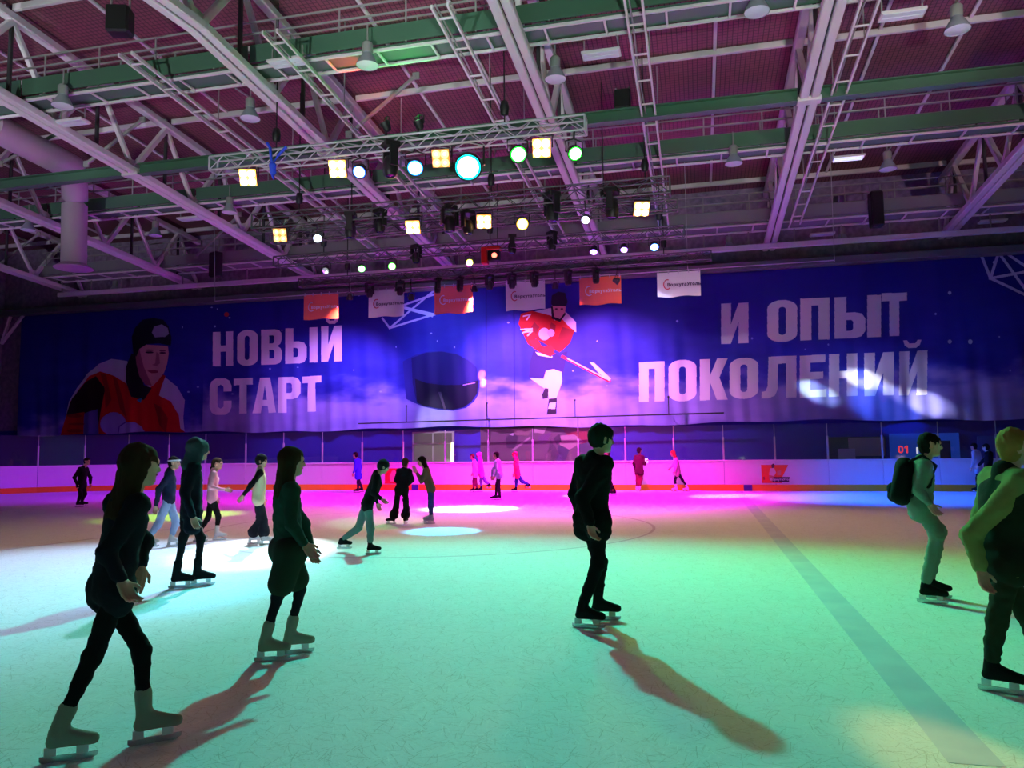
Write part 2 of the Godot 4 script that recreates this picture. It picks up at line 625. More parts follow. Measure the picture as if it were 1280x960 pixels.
func round_box(x0: float, y0: float, x1: float, y1: float, rx: float, ry: float, right_only := false) -> Array:
	var o := []
	for q in [[x1 - rx, y0 + ry, -90], [x1 - rx, y1 - ry, 0], [x0 + rx, y1 - ry, 90], [x0 + rx, y0 + ry, 180]]:
		if right_only and q[2] >= 90:
			o.append(Vector2(x0, y1 if q[2] == 90 else y0))
			continue
		for k in 7:
			var t := deg_to_rad(q[2] + k * 15.0)
			o.append(Vector2(q[0] + rx * cos(t), q[1] + ry * sin(t)))
	return o

func pairs(xy: Array) -> Array:
	var o := []
	for i in range(0, xy.size(), 2):
		o.append(Vector2(xy[i], xy[i + 1]))
	return o

# heavy condensed capitals on a unit square, y down
func glyph(ch: String) -> Array:
	match ch:
		"Н": return [pairs([0, 0, .37, 0, .37, .4, .63, .4, .63, 0, 1, 0, 1, 1, .63, 1, .63, .58, .37, .58, .37, 1, 0, 1])]
		"О": return [round_box(0, -.01, 1, 1.01, .5, .2), round_box(.38, .16, .62, .84, .12, .07)]
		"В": return [pairs([0, 0, .62, 0, .85, .03, .97, .12, .98, .3, .92, .42, .78, .48, .93, .55, 1, .66, 1, .84, .9, .96, .66, 1, 0, 1]), round_box(.38, .17, .61, .4, .09, .06, true), round_box(.38, .58, .62, .83, .1, .07, true)]
		"Ь": return [pairs([0, 0, .39, 0, .39, .38, .66, .38, .88, .42, 1, .54, 1, .84, .88, .96, .66, 1, 0, 1]), round_box(.39, .56, .61, .82, .1, .07, true)]
		"І": return [pairs([0, 0, 1, 0, 1, 1, 0, 1])]
		"И": return [pairs([0, 0, .37, 0, .36, .52, .64, 0, 1, 0, 1, 1, .63, 1, .64, .48, .36, 1, 0, 1])]
		"С":
			return [pairs([.62, .36, .62, .22, .5, .16, .38, .22, .38, .78, .5, .84, .62, .78, .62, .62, 1, .62, 1, .8, .9, .94, .7, 1.01, .3, 1.01, .1, .94, 0, .8, 0, .2, .1, .06, .3, -.01, .7, -.01, .9, .06, 1, .2, 1, .36])]
		"Т": return [pairs([0, 0, 1, 0, 1, .19, .7, .19, .7, 1, .3, 1, .3, .19, 0, .19])]
		"А": return [pairs([.3, 0, .72, 0, 1, 1, .66, 1, .62, .8, .37, .8, .32, 1, 0, 1]), pairs([.5, .22, .58, .63, .41, .63])]
		"Р": return [pairs([0, 0, .66, 0, .88, .04, 1, .16, 1, .46, .88, .58, .66, .62, .38, .62, .38, 1, 0, 1]), round_box(.38, .17, .62, .45, .1, .07, true)]
		"П": return [pairs([0, 0, 1, 0, 1, 1, .62, 1, .62, .18, .38, .18, .38, 1, 0, 1])]
		"К": return [pairs([0, 0, .37, 0, .37, .4, .62, 0, 1, 0, .7, .46, 1, 1, .61, 1, .37, .58, .37, 1, 0, 1])]
		"Л": return [pairs([.2, 0, 1, 0, 1, 1, .7, 1, .7, .18, .48, .18, .46, .8, .38, .94, .2, 1, 0, 1, 0, .84, .12, .82, .17, .7])]
		"Е": return [pairs([0, 0, .96, 0, .96, .18, .4, .18, .4, .4, .88, .4, .88, .57, .4, .57, .4, .82, 1, .82, 1, 1, 0, 1])]
		"˘": return [pairs([0, 0, .22, 0, .34, .42, .66, .42, .78, 0, 1, 0, .92, .62, .7, 1, .3, 1, .08, .62])]
	return []

func letter(pr: Print, ch: String, x0: float, x1: float, y0: float, y1: float, color: Color) -> void:
	var rise := 0.045 * (x1 - x0)
	var a := wall_pt(x0, y0 + rise * 0.5)
	var b := wall_pt(x1, y0 - rise * 0.5)
	var c := wall_pt(x0, y1 + rise * 0.4)
	var d := wall_pt(x1, y1 - rise * 0.4)
	var outs := []
	for o in glyph(ch):
		var q := []
		for p in o:
			q.append(a.lerp(b, p.x).lerp(c.lerp(d, p.x), p.y))
		outs.append(q)
	pr.fill(outs, color)

func stroke(pr: Print, xy: Array, width: float, color: Color) -> void:
	for i in range(0, xy.size() - 2, 2):
		var a := wall_pt(xy[i], xy[i + 1])
		var b := wall_pt(xy[i + 2], xy[i + 3])
		var d := (b - a).normalized() * width * 0.5
		var e := Vector2(-d.y, d.x)
		pr.fill([[a + e - d, b + e + d, b - e + d, a - e - d]], color)

func blob(pr: Print, x: float, y: float, rx: float, ry: float, color: Color) -> void:
	var o := []
	for k in 20:
		o.append(wall_pt(x + rx * cos(TAU * k / 20.0), y + ry * sin(TAU * k / 20.0)))
	pr.fill([o], color)

func banner_print() -> Print:
	var pr := Print.new()
	pr.setup(BX0, BX1, BY0, BY1, BPX)
	var nz := FastNoiseLite.new()
	nz.seed = 5
	nz.frequency = 0.09
	nz.fractal_octaves = 4
	# night sky over a pale snow field, with a cloudy edge
	for k in 2:
		var im: Image = pr.img[k]
		for by in range(0, im.get_height(), 4):
			for bx in range(0, im.get_width(), 4):
				var x := BX0 + pr.half * k + bx / BPX
				var y := BY1 - by / BPX
				var v := nz.get_noise_2d(x * 4.0, y * 9.0)
				var edge := 3.65 + (0.55 if x > -22.0 else -0.6) + v * 0.8
				var t := smoothstep(edge + 0.55, edge - 0.75, y)
				var sky := Color(0.075, 0.10, 0.47).lerp(Color(0.16, 0.22, 0.66), smoothstep(8.4, 4.4, y) * (0.7 + v * 0.5))
				im.fill_rect(Rect2i(bx, by, 4, 4), sky.lerp(Color(0.58, 0.55, 0.8), t * (0.9 + v * 0.16)))
	var rng := RandomNumberGenerator.new()
	rng.seed = 11
	for k in 60:
		blob(pr, rng.randf_range(60, 1270), rng.randf_range(360, 500), rng.randf_range(0.6, 1.6), rng.randf_range(0.6, 1.5), Color(0.55, 0.6, 0.85))
	for q in [[1187, 366, 2.2], [1187, 427, 2.6], [1213, 427, 3.0], [1243, 328, 2.2], [283, 393, 3.0]]:
		blob(pr, q[0], q[1], q[2], q[2], Color(0.75, 0.78, 0.92) if q[0] > 300 else Color(0.75, 0.2, 0.2))
	var frame := Color(0.72, 0.72, 0.87)
	stroke(pr, [478, 398, 487, 410, 544, 362], 0.09, frame)
	stroke(pr, [487, 410, 543, 393, 500, 383, 548, 366, 543, 393], 0.09, frame)
	stroke(pr, [505, 385, 540, 395], 0.09, frame)
	stroke(pr, [1226, 318, 1238, 348, 1248, 316, 1290, 372], 0.1, frame)
	stroke(pr, [1238, 348, 1290, 372, 1238, 348, 1290, 338, 1254, 314], 0.1, frame)
	# the puck, a blurred dark disc seen edge-on
	var px := 470.0
	var py := 420.0
	var sc := 6.737
	pr.fill([traced([225, 215, 330, 160, 430, 135, 550, 125, 680, 150, 780, 200, 850, 260, 875, 380, 860, 490, 820, 555, 760, 605, 650, 630, 520, 620, 400, 595, 330, 565, 255, 530, 240, 380], px, py, sc)], Color(0.14, 0.15, 0.5))
	pr.fill([traced([300, 185, 420, 142, 550, 130, 680, 155, 780, 205, 845, 262, 865, 380, 845, 490, 800, 560, 740, 600, 650, 622, 520, 612, 400, 588, 345, 560, 310, 400], px, py, sc)], Color(0.075, 0.085, 0.36))
	pr.fill([traced([330, 360, 420, 395, 560, 412, 700, 412, 860, 372, 850, 480, 800, 558, 740, 598, 650, 618, 520, 608, 400, 585, 348, 558], px, py, sc)], Color(0.05, 0.05, 0.16))
	pr.fill([traced([520, 470, 545, 470, 590, 620, 570, 620], px, py, sc)], Color(0.25, 0.23, 0.3))
	pr.fill([traced([730, 410, 830, 390, 835, 396, 735, 418], px, py, sc)], Color(0.6, 0.5, 0.8))
	# bust of a hockey player in a helmet and a red jersey with pale shoulders
	px = 60.0
	py = 380.0
	sc = 5.335
	var red := Color(0.72, 0.07, 0.06)
	var dark_red := Color(0.5, 0.03, 0.06)
	var pale := Color(0.72, 0.7, 0.8)
	pr.fill([traced([90, 870, 110, 780, 140, 650, 190, 560, 260, 470, 340, 400, 420, 365, 530, 380, 560, 470, 640, 560, 760, 470, 860, 550, 910, 640, 900, 760, 910, 870], px, py, sc)], pale)
	pr.fill([traced([110, 780, 150, 650, 210, 560, 280, 480, 350, 450, 440, 480, 520, 530, 590, 620, 700, 540, 770, 470, 785, 480, 740, 610, 820, 650, 870, 740, 880, 830, 930, 870, 90, 870], px, py, sc)], red)
	pr.fill([traced([120, 740, 160, 630, 240, 530, 320, 480, 380, 560, 360, 680, 330, 860, 240, 720], px, py, sc)], Color(0.12, 0.02, 0.06))
	pr.fill([traced([350, 460, 385, 470, 420, 640, 380, 700, 375, 560], px, py, sc)], dark_red)
	pr.fill([traced([430, 490, 460, 500, 500, 640, 520, 760, 480, 700], px, py, sc)], dark_red)
	pr.fill([traced([700, 660, 760, 690, 800, 760, 790, 860, 740, 800], px, py, sc)], dark_red)
	pr.fill([traced([240, 730, 330, 700, 340, 870, 235, 870], px, py, sc)], Color(0.35, 0.35, 0.6))
	for q in [[175, 745, 50, 12], [190, 800, 55, 8], [180, 845, 55, 12]]:
		blob(pr, px + q[0] / sc, py + q[1] / sc, q[2] / sc, q[3] / sc, dark_red)
	blob(pr, px + 435 / sc, py + 800 / sc, 85 / sc, 80 / sc, Color(0.55, 0.55, 0.74))
	pr.fill([traced([470, 870, 480, 820, 520, 790, 580, 788, 630, 820, 650, 870], px, py, sc)], Color(0.6, 0.6, 0.78))
	stroke(pr, [px + 465 / sc, py + 870 / sc, px + 475 / sc, py + 815 / sc, px + 520 / sc, py + 785 / sc], 0.05, Color(0.3, 0.28, 0.55))
	pr.fill([traced([520, 420, 560, 330, 600, 340, 640, 540, 690, 560, 640, 640, 560, 620, 520, 520], px, py, sc)], Color(0.08, 0.05, 0.12))
	pr.fill([traced([590, 640, 630, 625, 620, 660], px, py, sc)], Color(0.2, 0.5, 0.75))
	pr.fill([traced([580, 300, 650, 270, 800, 280, 806, 330, 795, 400, 775, 460, 735, 510, 690, 545, 650, 540, 610, 480, 590, 400], px, py, sc)], Color(0.76, 0.56, 0.55))
	pr.fill([traced([580, 300, 610, 300, 640, 420, 690, 545, 650, 540, 610, 480, 590, 400], px, py, sc)], Color(0.55, 0.36, 0.4))
	pr.fill([traced([570, 330, 560, 220, 580, 160, 630, 105, 700, 92, 770, 105, 805, 150, 825, 225, 820, 278, 740, 262, 660, 268, 610, 300, 590, 350], px, py, sc)], Color(0.06, 0.06, 0.14))
	pr.fill([traced([690, 190, 705, 150, 760, 135, 800, 160, 808, 200, 780, 220, 710, 222], px, py, sc)], Color(0.55, 0.55, 0.7))
	for q in [[675, 322, 26, 7], [765, 326, 22, 6]]:
		blob(pr, px + q[0] / sc, py + (q[1] - 14) / sc, q[2] / sc, 5 / sc, Color(0.4, 0.25, 0.28))
		blob(pr, px + q[0] / sc, py + q[1] / sc, q[2] / sc, q[3] / sc, Color(0.2, 0.12, 0.18))
	pr.fill([traced([720, 320, 740, 330, 748, 395, 720, 415, 690, 405, 712, 395], px, py, sc)], Color(0.6, 0.4, 0.42))
	pr.fill([traced([660, 445, 700, 438, 735, 446, 730, 458, 690, 462], px, py, sc)], Color(0.5, 0.22, 0.26))
	# the skating player with a stick
	px = 620.0
	py = 340.0
	sc = 4.8
	pr.fill([traced([210, 240, 330, 215, 420, 240, 480, 300, 480, 360, 400, 330, 240, 300], px, py, sc)], Color(0.82, 0.8, 0.86))
	pr.fill([traced([150, 250, 215, 232, 330, 262, 350, 290, 400, 285, 440, 330, 470, 350, 440, 430, 400, 470, 330, 515, 260, 480, 190, 430, 135, 310], px, py, sc)], red)
	pr.fill([traced([230, 300, 260, 330, 240, 380, 210, 330], px, py, sc)], dark_red)
	pr.fill([traced([330, 300, 360, 320, 350, 380, 320, 340], px, py, sc)], dark_red)
	pr.fill([traced([400, 330, 470, 350, 445, 425, 400, 465, 370, 400], px, py, sc)], dark_red)
	blob(pr, px + 290 / sc, py + 372 / sc, 34 / sc, 38 / sc, Color(0.8, 0.75, 0.82))
	blob(pr, px + 330 / sc, py + 365 / sc, 22 / sc, 24 / sc, Color(0.75, 0.65, 0.75))
	for q in [[165, 265, 205, 255, 185, 285], [150, 345, 215, 340, 160, 365], [170, 360, 215, 355, 190, 380]]:
		stroke(pr, [px + q[0] / sc, py + q[1] / sc, px + q[2] / sc, py + q[3] / sc, px + q[4] / sc, py + q[5] / sc], 0.06, Color(0.88, 0.82, 0.86))
	pr.fill([traced([225, 465, 300, 505, 430, 475, 405, 610, 300, 590, 285, 640, 195, 630, 205, 530], px, py, sc)], Color(0.14, 0.1, 0.34))
	pr.fill([traced([235, 478, 340, 505, 335, 515, 250, 500], px, py, sc)], Color(0.85, 0.8, 0.86))
	pr.fill([traced([200, 635, 285, 640, 300, 592, 345, 582, 395, 600, 398, 660, 360, 760, 320, 760, 305, 700, 290, 700], px, py, sc)], Color(0.85, 0.72, 0.82))
	pr.fill([traced([275, 735, 295, 695, 315, 700, 312, 755, 280, 762], px, py, sc)], Color(0.13, 0.08, 0.16))
	pr.fill([traced([318, 760, 365, 755, 362, 850, 305, 855], px, py, sc)], Color(0.13, 0.08, 0.16))
	pr.fill([traced([322, 785, 360, 780, 355, 822, 312, 820], px, py, sc)], Color(0.8, 0.7, 0.78))
	stroke(pr, [px + 240 / sc, py + 410 / sc, px + 420 / sc, py + 515 / sc], 0.13, Color(0.15, 0.12, 0.4))
	stroke(pr, [px + 400 / sc, py + 508 / sc, px + 680 / sc, py + 655 / sc], 0.12, Color(0.6, 0.12, 0.2))
	stroke(pr, [px + 430 / sc, py + 520 / sc, px + 660 / sc, py + 640 / sc], 0.05, Color(0.85, 0.8, 0.84))
	pr.fill([traced([560, 540, 590, 545, 690, 640, 680, 655, 620, 610], px, py, sc)], Color(0.84, 0.8, 0.86))
	pr.fill([traced([275, 455, 330, 435, 350, 470, 330, 510, 280, 490], px, py, sc)], Color(0.85, 0.1, 0.12))
	pr.fill([traced([200, 410, 250, 400, 270, 440, 230, 465], px, py, sc)], Color(0.85, 0.1, 0.12))
	pr.fill([traced([335, 190, 420, 195, 415, 240, 385, 280, 345, 275, 332, 240], px, py, sc)], Color(0.75, 0.55, 0.55))
	pr.fill([traced([330, 190, 335, 140, 375, 118, 415, 125, 430, 180, 420, 205, 340, 205], px, py, sc)], Color(0.07, 0.06, 0.12))
	pr.fill([traced([330, 205, 340, 205, 350, 270, 385, 282, 415, 240, 418, 255, 385, 300, 335, 280], px, py, sc)], Color(0.07, 0.06, 0.12))
	blob(pr, px + 362 / sc, py + 222 / sc, 1.8, 0.9, Color(0.2, 0.1, 0.15))
	blob(pr, px + 395 / sc, py + 222 / sc, 1.8, 0.9, Color(0.2, 0.1, 0.15))
	# the lettering
	var white := Color(0.9, 0.87, 0.91)
	for q in [["Н", 266.3, 291.3, 414.6, 457.6], ["О", 296.3, 322.1, 412.8, 457], ["В", 326.2, 353, 411.6, 455.7], ["Ь", 356.7, 383, 410, 454.5], ["І", 386.4, 396.8, 409, 453], ["И", 401.2, 427.2, 407.5, 452], ["˘", 407, 423.5, 397.5, 405],
			["С", 262.1, 289.1, 473.5, 518], ["Т", 291.8, 316.2, 472.8, 516.8], ["А", 315.9, 345.5, 472, 516.2], ["Р", 348.2, 375.2, 471.2, 515.8], ["Т", 377.2, 401.7, 470, 514.4],
			["И", 901.3, 935.6, 378.8, 429.3], ["О", 959, 996.6, 375.4, 427], ["П", 1000.3, 1036.9, 372.5, 425], ["Ь", 1043, 1081.6, 370.6, 422.8], ["І", 1083.8, 1101.3, 368.8, 421.5], ["Т", 1101.9, 1133.8, 366, 420],
			["П", 798.8, 830.6, 452.2, 502], ["О", 835.6, 870.6, 450, 501.2], ["К", 874.7, 909.7, 448.4, 500], ["О", 911.9, 947.8, 447.5, 498], ["Л", 951.9, 995.6, 445.3, 497.5], ["Е", 999.7, 1033, 443.8, 496.6], ["Н", 1036, 1072, 442, 495.3], ["И", 1080, 1116.9, 440.6, 494.7], ["И", 1123.8, 1159.7, 438.5, 493.8], ["˘", 1129, 1152, 425, 435]]:
		letter(pr, q[0], q[1], q[2], q[3], q[4], white)
	return pr

# soft folds: straight hanging pleats, with slack swags towards the lower corners
func fold(x: float, y: float) -> float:
	var t := (BY1 - y) / (BY1 - BY0)
	var f := 0.035 * sin(x * 3.1 + 0.6 * sin(x * 1.3)) + 0.02 * sin(x * 7.3 + 1.2 * sin(x * 0.7) + y * 0.3)
	var d := absf(x - 7.2)
	var swag := exp(-d * d / 5.0)
	f += swag * t * t * 0.13 * sin((x - 7.2) * 2.6 * (1.3 - t * 0.6) - y * 1.1 + 1.0)
	var e := absf(x + 16.0)
	f += exp(-e * e / 8.0) * t * t * 0.08 * sin((x + 14.0) * 4.2 - y * 1.6)
	f += 0.02 * sin(x * 11.0 + y * 0.8) * t
	return f * (0.25 + 0.75 * t)

func build_banner() -> void:
	var pr := banner_print()
	var root := thing("banner", "huge blue printed hockey banner with two lines of white lettering over the boards", "banner", Vector3(BX0, BY0, BANNER_Z))
	for k in 2:
		var m := StandardMaterial3D.new()
		m.resource_name = "banner_print"
		m.albedo_texture = ImageTexture.create_from_image(pr.img[k])
		m.roughness = 0.62
		m.metallic_specular = 0.35
		m.texture_repeat = false
		var g := Geo.new()
		var nx := 330
		var ny := 36
		for j in ny + 1:
			for i in nx + 1:
				var x := BX0 + pr.half * (k + float(i) / nx)
				var y := BY1 + (BY0 - BY1) * j / ny
				var wave := 0.05 * sin(x * 0.45) + 0.03 * sin(x * 1.7) if j == ny else 0.0
				g.V.append(Vector3(x, y + wave, BANNER_Z + fold(x, y)) - root.position)
				g.U.append(Vector2(float(i) / nx, float(j) / ny))
		for j in ny:
			for i in nx:
				var a := j * (nx + 1) + i
				g.I.append_array([a, a + 1, a + nx + 1, a + 1, a + nx + 2, a + nx + 1])
		part("printed_cloth", g.mesh(), m, root)
	# dark seam ropes that hold the pieces of cloth together
	for x in [608.0, 643.0]:
		var path := []
		for j in 13:
			var q := on_z(x, 400 + j * 10, BANNER_Z)
			path.append(Vector3(q.x, BY1 + (BY0 - BY1) * j / 12.0, BANNER_Z + fold(q.x, BY1 + (BY0 - BY1) * j / 12.0) + 0.012) - root.position)
		var g := Geo.new()
		g.tube(path, 0.012, 5)
		part("seam", g.mesh(), M.dark_blue, root)

# ---------------------------------------------------------------- stage lamps
func aim(d: Vector3) -> Basis:
	# local y runs out of the lens
	var y := d.normalized()
	var x := y.cross(Vector3.UP if absf(y.y) < 0.95 else Vector3.RIGHT).normalized()
	return Basis(x, y, x.cross(y))

func beam(parent: Node3D, pos: Vector3, target: Vector3, color: Color, energy: float, half: float, soft: float, size := 0.1) -> void:
	var l := SpotLight3D.new()
	l.name = "beam"
	l.light_color = color
	l.light_energy = energy
	l.spot_angle = half
	l.spot_angle_attenuation = soft
	l.spot_range = 80.0
	l.spot_attenuation = 2.0
	l.light_size = size
	l.shadow_enabled = true
	parent.add_child(l, true)
	l.transform = Transform3D(Basis.looking_at((target - pos).normalized(), Vector3.UP if absf((target - pos).normalized().y) < 0.98 else Vector3.RIGHT), pos - parent.position)

# the chord of each truss that lamps hook on to, by the height of its underside
var hooks := {8.58: -16.33, 8.3: -20.28, 8.08: -23.84, 7.98: -26.76, 8.92: -16.5, 8.32: -21.86}

# a round stage lamp in a yoke; beams = [[target, colour, energy, half angle, softness], ...]
func par_lamp(label: String, pos: Vector3, face: Vector3, r: float, tint: Color, lit: float, hang_y: float, beams := []) -> Node3D:
	var root := thing("stage_lamp", label, "stage light", pos, "")
	var d := (face - pos).normalized()
	var b := aim(d)
	var g := Geo.new()
	g.lathe([Vector2(0.0, -r * 1.9), Vector2(r * 0.55, -r * 1.85), Vector2(r * 0.8, -r * 1.4), Vector2(r * 0.85, -r * 0.7), Vector2(r * 1.05, -r * 0.45), Vector2(r * 1.08, r * 0.12), Vector2(r * 0.97, r * 0.12), Vector2(r * 0.95, 0.0)], 20, Transform3D(b, Vector3.ZERO))
	part("housing", g.mesh(), M.black_metal, root)
	var side := b.x
	var topy := hang_y - pos.y
	var y := Geo.new()
	var e := side * r * 1.22
	var back := -d * r * 0.7
	y.tube([back - e, back - e + Vector3.UP * r * 1.5, back + Vector3.UP * r * 1.9, back + e + Vector3.UP * r * 1.5, back + e], r * 0.1, 6)
	y.tube([back - e, back - side * r * 0.85], r * 0.12, 6)
	y.tube([back + e, back + side * r * 0.85], r * 0.12, 6)
	part("yoke", y.mesh(), M.black_metal, root)
	var c := Geo.new()
	c.tube([back + Vector3.UP * r * 1.85, Vector3(0, topy + 0.02, hooks[snappedf(hang_y, 0.01)] - pos.z)], 0.025, 6)
	part("clamp", c.mesh(), M.black_metal, root)
	var core := Geo.new()
	core.lathe([Vector2(r * 0.82, r * 0.06), Vector2(r * 0.5, r * 0.13), Vector2(0.001, r * 0.17)], 20, Transform3D(b, Vector3.ZERO))
	var ring := Geo.new()
	ring.lathe([Vector2(r * 0.95, 0.0), Vector2(r * 0.9, r * 0.06), Vector2(r * 0.82, r * 0.06)], 20, Transform3D(b, Vector3.ZERO))
	if lit > 0.0:
		var key := "lens %s %.1f" % [tint.to_html(), lit]
		part("lens", core.mesh(), glow(key, tint.lerp(Color.WHITE, 0.55), lit), root)
		part("lens_rim", ring.mesh(), glow(key + " rim", tint, lit * 0.35), root)
	else:
		part("lens", core.mesh(), M.dark_glass, root)
		part("lens_rim", ring.mesh(), M.black_metal, root)
	for q in beams:
		beam(root, pos + d * r * 0.4, q[0], q[1], q[2], q[3], q[4], r * 0.5)
	return root

# a square four-cell audience blinder
func blinder(label: String, pos: Vector3, face: Vector3, lit: float, energy: float, hang_y: float) -> void:
	var root := thing("blinder_lamp", label, "floodlight", pos)
	var d := (face - pos).normalized()
	var b := aim(d)
	var g := Geo.new()
	g.cube(Vector3(-0.2, -0.14, -0.2), Vector3(0.2, -0.01, 0.2), Transform3D(b, Vector3.ZERO))
	part("housing", g.mesh(false), M.black_metal, root)
	part("bloom_plate", box(Vector3(0.4, 0.02, 0.4)), glow("warm plate %.1f" % lit, Color(1.0, 0.72, 0.34), lit * 0.28), root, Transform3D(b, b * Vector3(0, 0, 0)))  # added plate, its warm glow stands in for bloom merging the cells
	for sx in [-1, 1]:
		for sz in [-1, 1]:
			var q := Geo.new()
			q.lathe([Vector2(0.096, 0.04), Vector2(0.08, 0.02), Vector2(0.03, 0.014), Vector2(0.001, 0.014)], 16, Transform3D(b, b * Vector3(sx * 0.097, 0.0, sz * 0.097)))
			var cell := part("lamp_cell", q.mesh(), glow("warm cell %.1f" % lit, Color(1.0, 0.86, 0.6), lit), root)
			var h := Geo.new()
			h.lathe([Vector2(0.001, 0.045), Vector2(0.03, 0.035), Vector2(0.036, 0.016)], 10, Transform3D(b, b * Vector3(sx * 0.097, 0.0, sz * 0.097)))
			part("bulb", h.mesh(), glow("warm bulb %.1f" % lit, Color(1.0, 0.95, 0.85), lit * 1.6), cell)
	var y := Geo.new()
	y.tube([b * Vector3(-0.24, -0.07, 0), b * Vector3(-0.24, -0.07, 0) + Vector3.UP * 0.28, b * Vector3(0.24, -0.07, 0) + Vector3.UP * 0.28, b * Vector3(0.24, -0.07, 0)], 0.015, 6)
	y.tube([Vector3(0, 0.28, 0) - d * 0.07, Vector3(0, hang_y - pos.y, hooks[snappedf(hang_y, 0.01)] - pos.z)], 0.02, 6)
	part("yoke", y.mesh(), M.black_metal, root)
	if energy > 0.0:
		beam(root, pos + d * 0.1, face, Color(1.0, 0.76, 0.5), energy, 62, 0.5, 0.18)

# a dark moving head that hangs unlit: base, fork and lamp head
func moving_head(label: String, pos: Vector3, yaw: float, size: float, group: String, hang_y: float) -> void:
	var root := thing("moving_head_lamp", label, "stage light", pos, group)
	var b := Basis(Vector3.UP, yaw)
	bar("clamp", root, Vector3(0, 0.46 * size, 0), Vector3(0, hang_y - pos.y, hooks[hang_y] - pos.z), 0.05, 0.05, M.black_metal)
	part("base", box(Vector3(0.34, 0.12, 0.3) * size), M.black_metal, root, Transform3D(b, Vector3(0, 0.42, 0) * size))
	for sd in [-1.0, 1.0]:
		part("fork_arm", box(Vector3(0.06, 0.42, 0.16) * size), M.black_metal, root, Transform3D(b, b * Vector3(sd * 0.2, 0.17, 0) * size))
	var g := Geo.new()
	g.lathe([Vector2(0.0, 0.2), Vector2(0.11, 0.18), Vector2(0.155, 0.06), Vector2(0.15, -0.1), Vector2(0.12, -0.2), Vector2(0.1, -0.2)], 16, Transform3D(b.scaled(Vector3.ONE * size), Vector3.ZERO))
	part("lamp_head", g.mesh(), M.black_metal, root)
	var l := Geo.new()
	l.lathe([Vector2(0.105, -0.19), Vector2(0.001, -0.205)], 16, Transform3D(b.scaled(Vector3.ONE * size), Vector3.ZERO))
	part("lens", l.mesh(), M.dark_glass, root)

# an aluminium box truss along x
func box_truss(label: String, x0: float, x1: float, y0: float, y1: float, z: float, m: Material, hang: Array) -> void:
	var root := thing("lighting_truss", label, "truss", Vector3((x0 + x1) * 0.5, y0, z))
	var o := root.position
	var hw := (y1 - y0) * 0.5
	for y in [y0, y1]:
		for w in [-hw, hw]:
			var g := Geo.new()
			g.tube([Vector3(x0, y, z + w) - o, Vector3(x1, y, z + w) - o], 0.026, 8)
			part("chord", g.mesh(), m, root)
	var n := int((x1 - x0) / ((y1 - y0) * 1.15))
	var step := (x1 - x0) / n
	var lace := Geo.new()
	for k in n:
		var a := x0 + k * step
		var b := a + step
		var flip := k % 2 == 0
		for w in [-hw, hw]:
			lace.tube([Vector3(a, y0 if flip else y1, z + w) - o, Vector3(b, y1 if flip else y0, z + w) - o], 0.013, 5)
		for y in [y0, y1]:
			lace.tube([Vector3(a, y, z - hw if flip else z + hw) - o, Vector3(b, y, z + hw if flip else z - hw) - o], 0.013, 5)
	part("lacing", lace.mesh(), m, root).set_meta("kind", "stuff")
	for x in [x0, x1]:
		for y in [y0, y1]:
			bar("end_brace", root, Vector3(x, y, z - hw) - o, Vector3(x, y, z + hw) - o, 0.04, 0.04, m)
		for w in [-hw, hw]:
			bar("end_brace", root, Vector3(x, y0, z + w) - o, Vector3(x, y1, z + w) - o, 0.04, 0.04, m)
	for x in hang:
		var top := chord_y(z) + 2.58
		var g := Geo.new()
		g.tube([Vector3(x, y1, z) - o, Vector3(x, top, z) - o], 0.018, 5)
		part("hanging_chain", g.mesh(), M.black_metal, root)
		var h := Geo.new()
		h.lathe([Vector2(0.001, 0.0), Vector2(0.09, 0.03), Vector2(0.11, 0.2), Vector2(0.08, 0.34), Vector2(0.001, 0.36)], 12, Transform3D(Basis(), Vector3(x, y1 + 0.25, z) - o))
		part("chain_hoist", h.mesh(), M.black_metal, root)

# ---------------------------------------------------------------- the steel roof
const BAYS := [-35.4, -28.95, -22.6, -16.5, -10.0, -3.58, 2.87, 9.1, 15.5, 22.0]

func roof_pt(px: float, py: float, h: float) -> Vector3:
	var d := ray(px, py)
	# plane y = 9.15 + 0.072 (z + 31) + h, the far slope
	return EYE + d * ((9.15 - 0.012 + h + 31.0 * 0.072 - EYE.y) / (d.y - 0.072 * d.z))

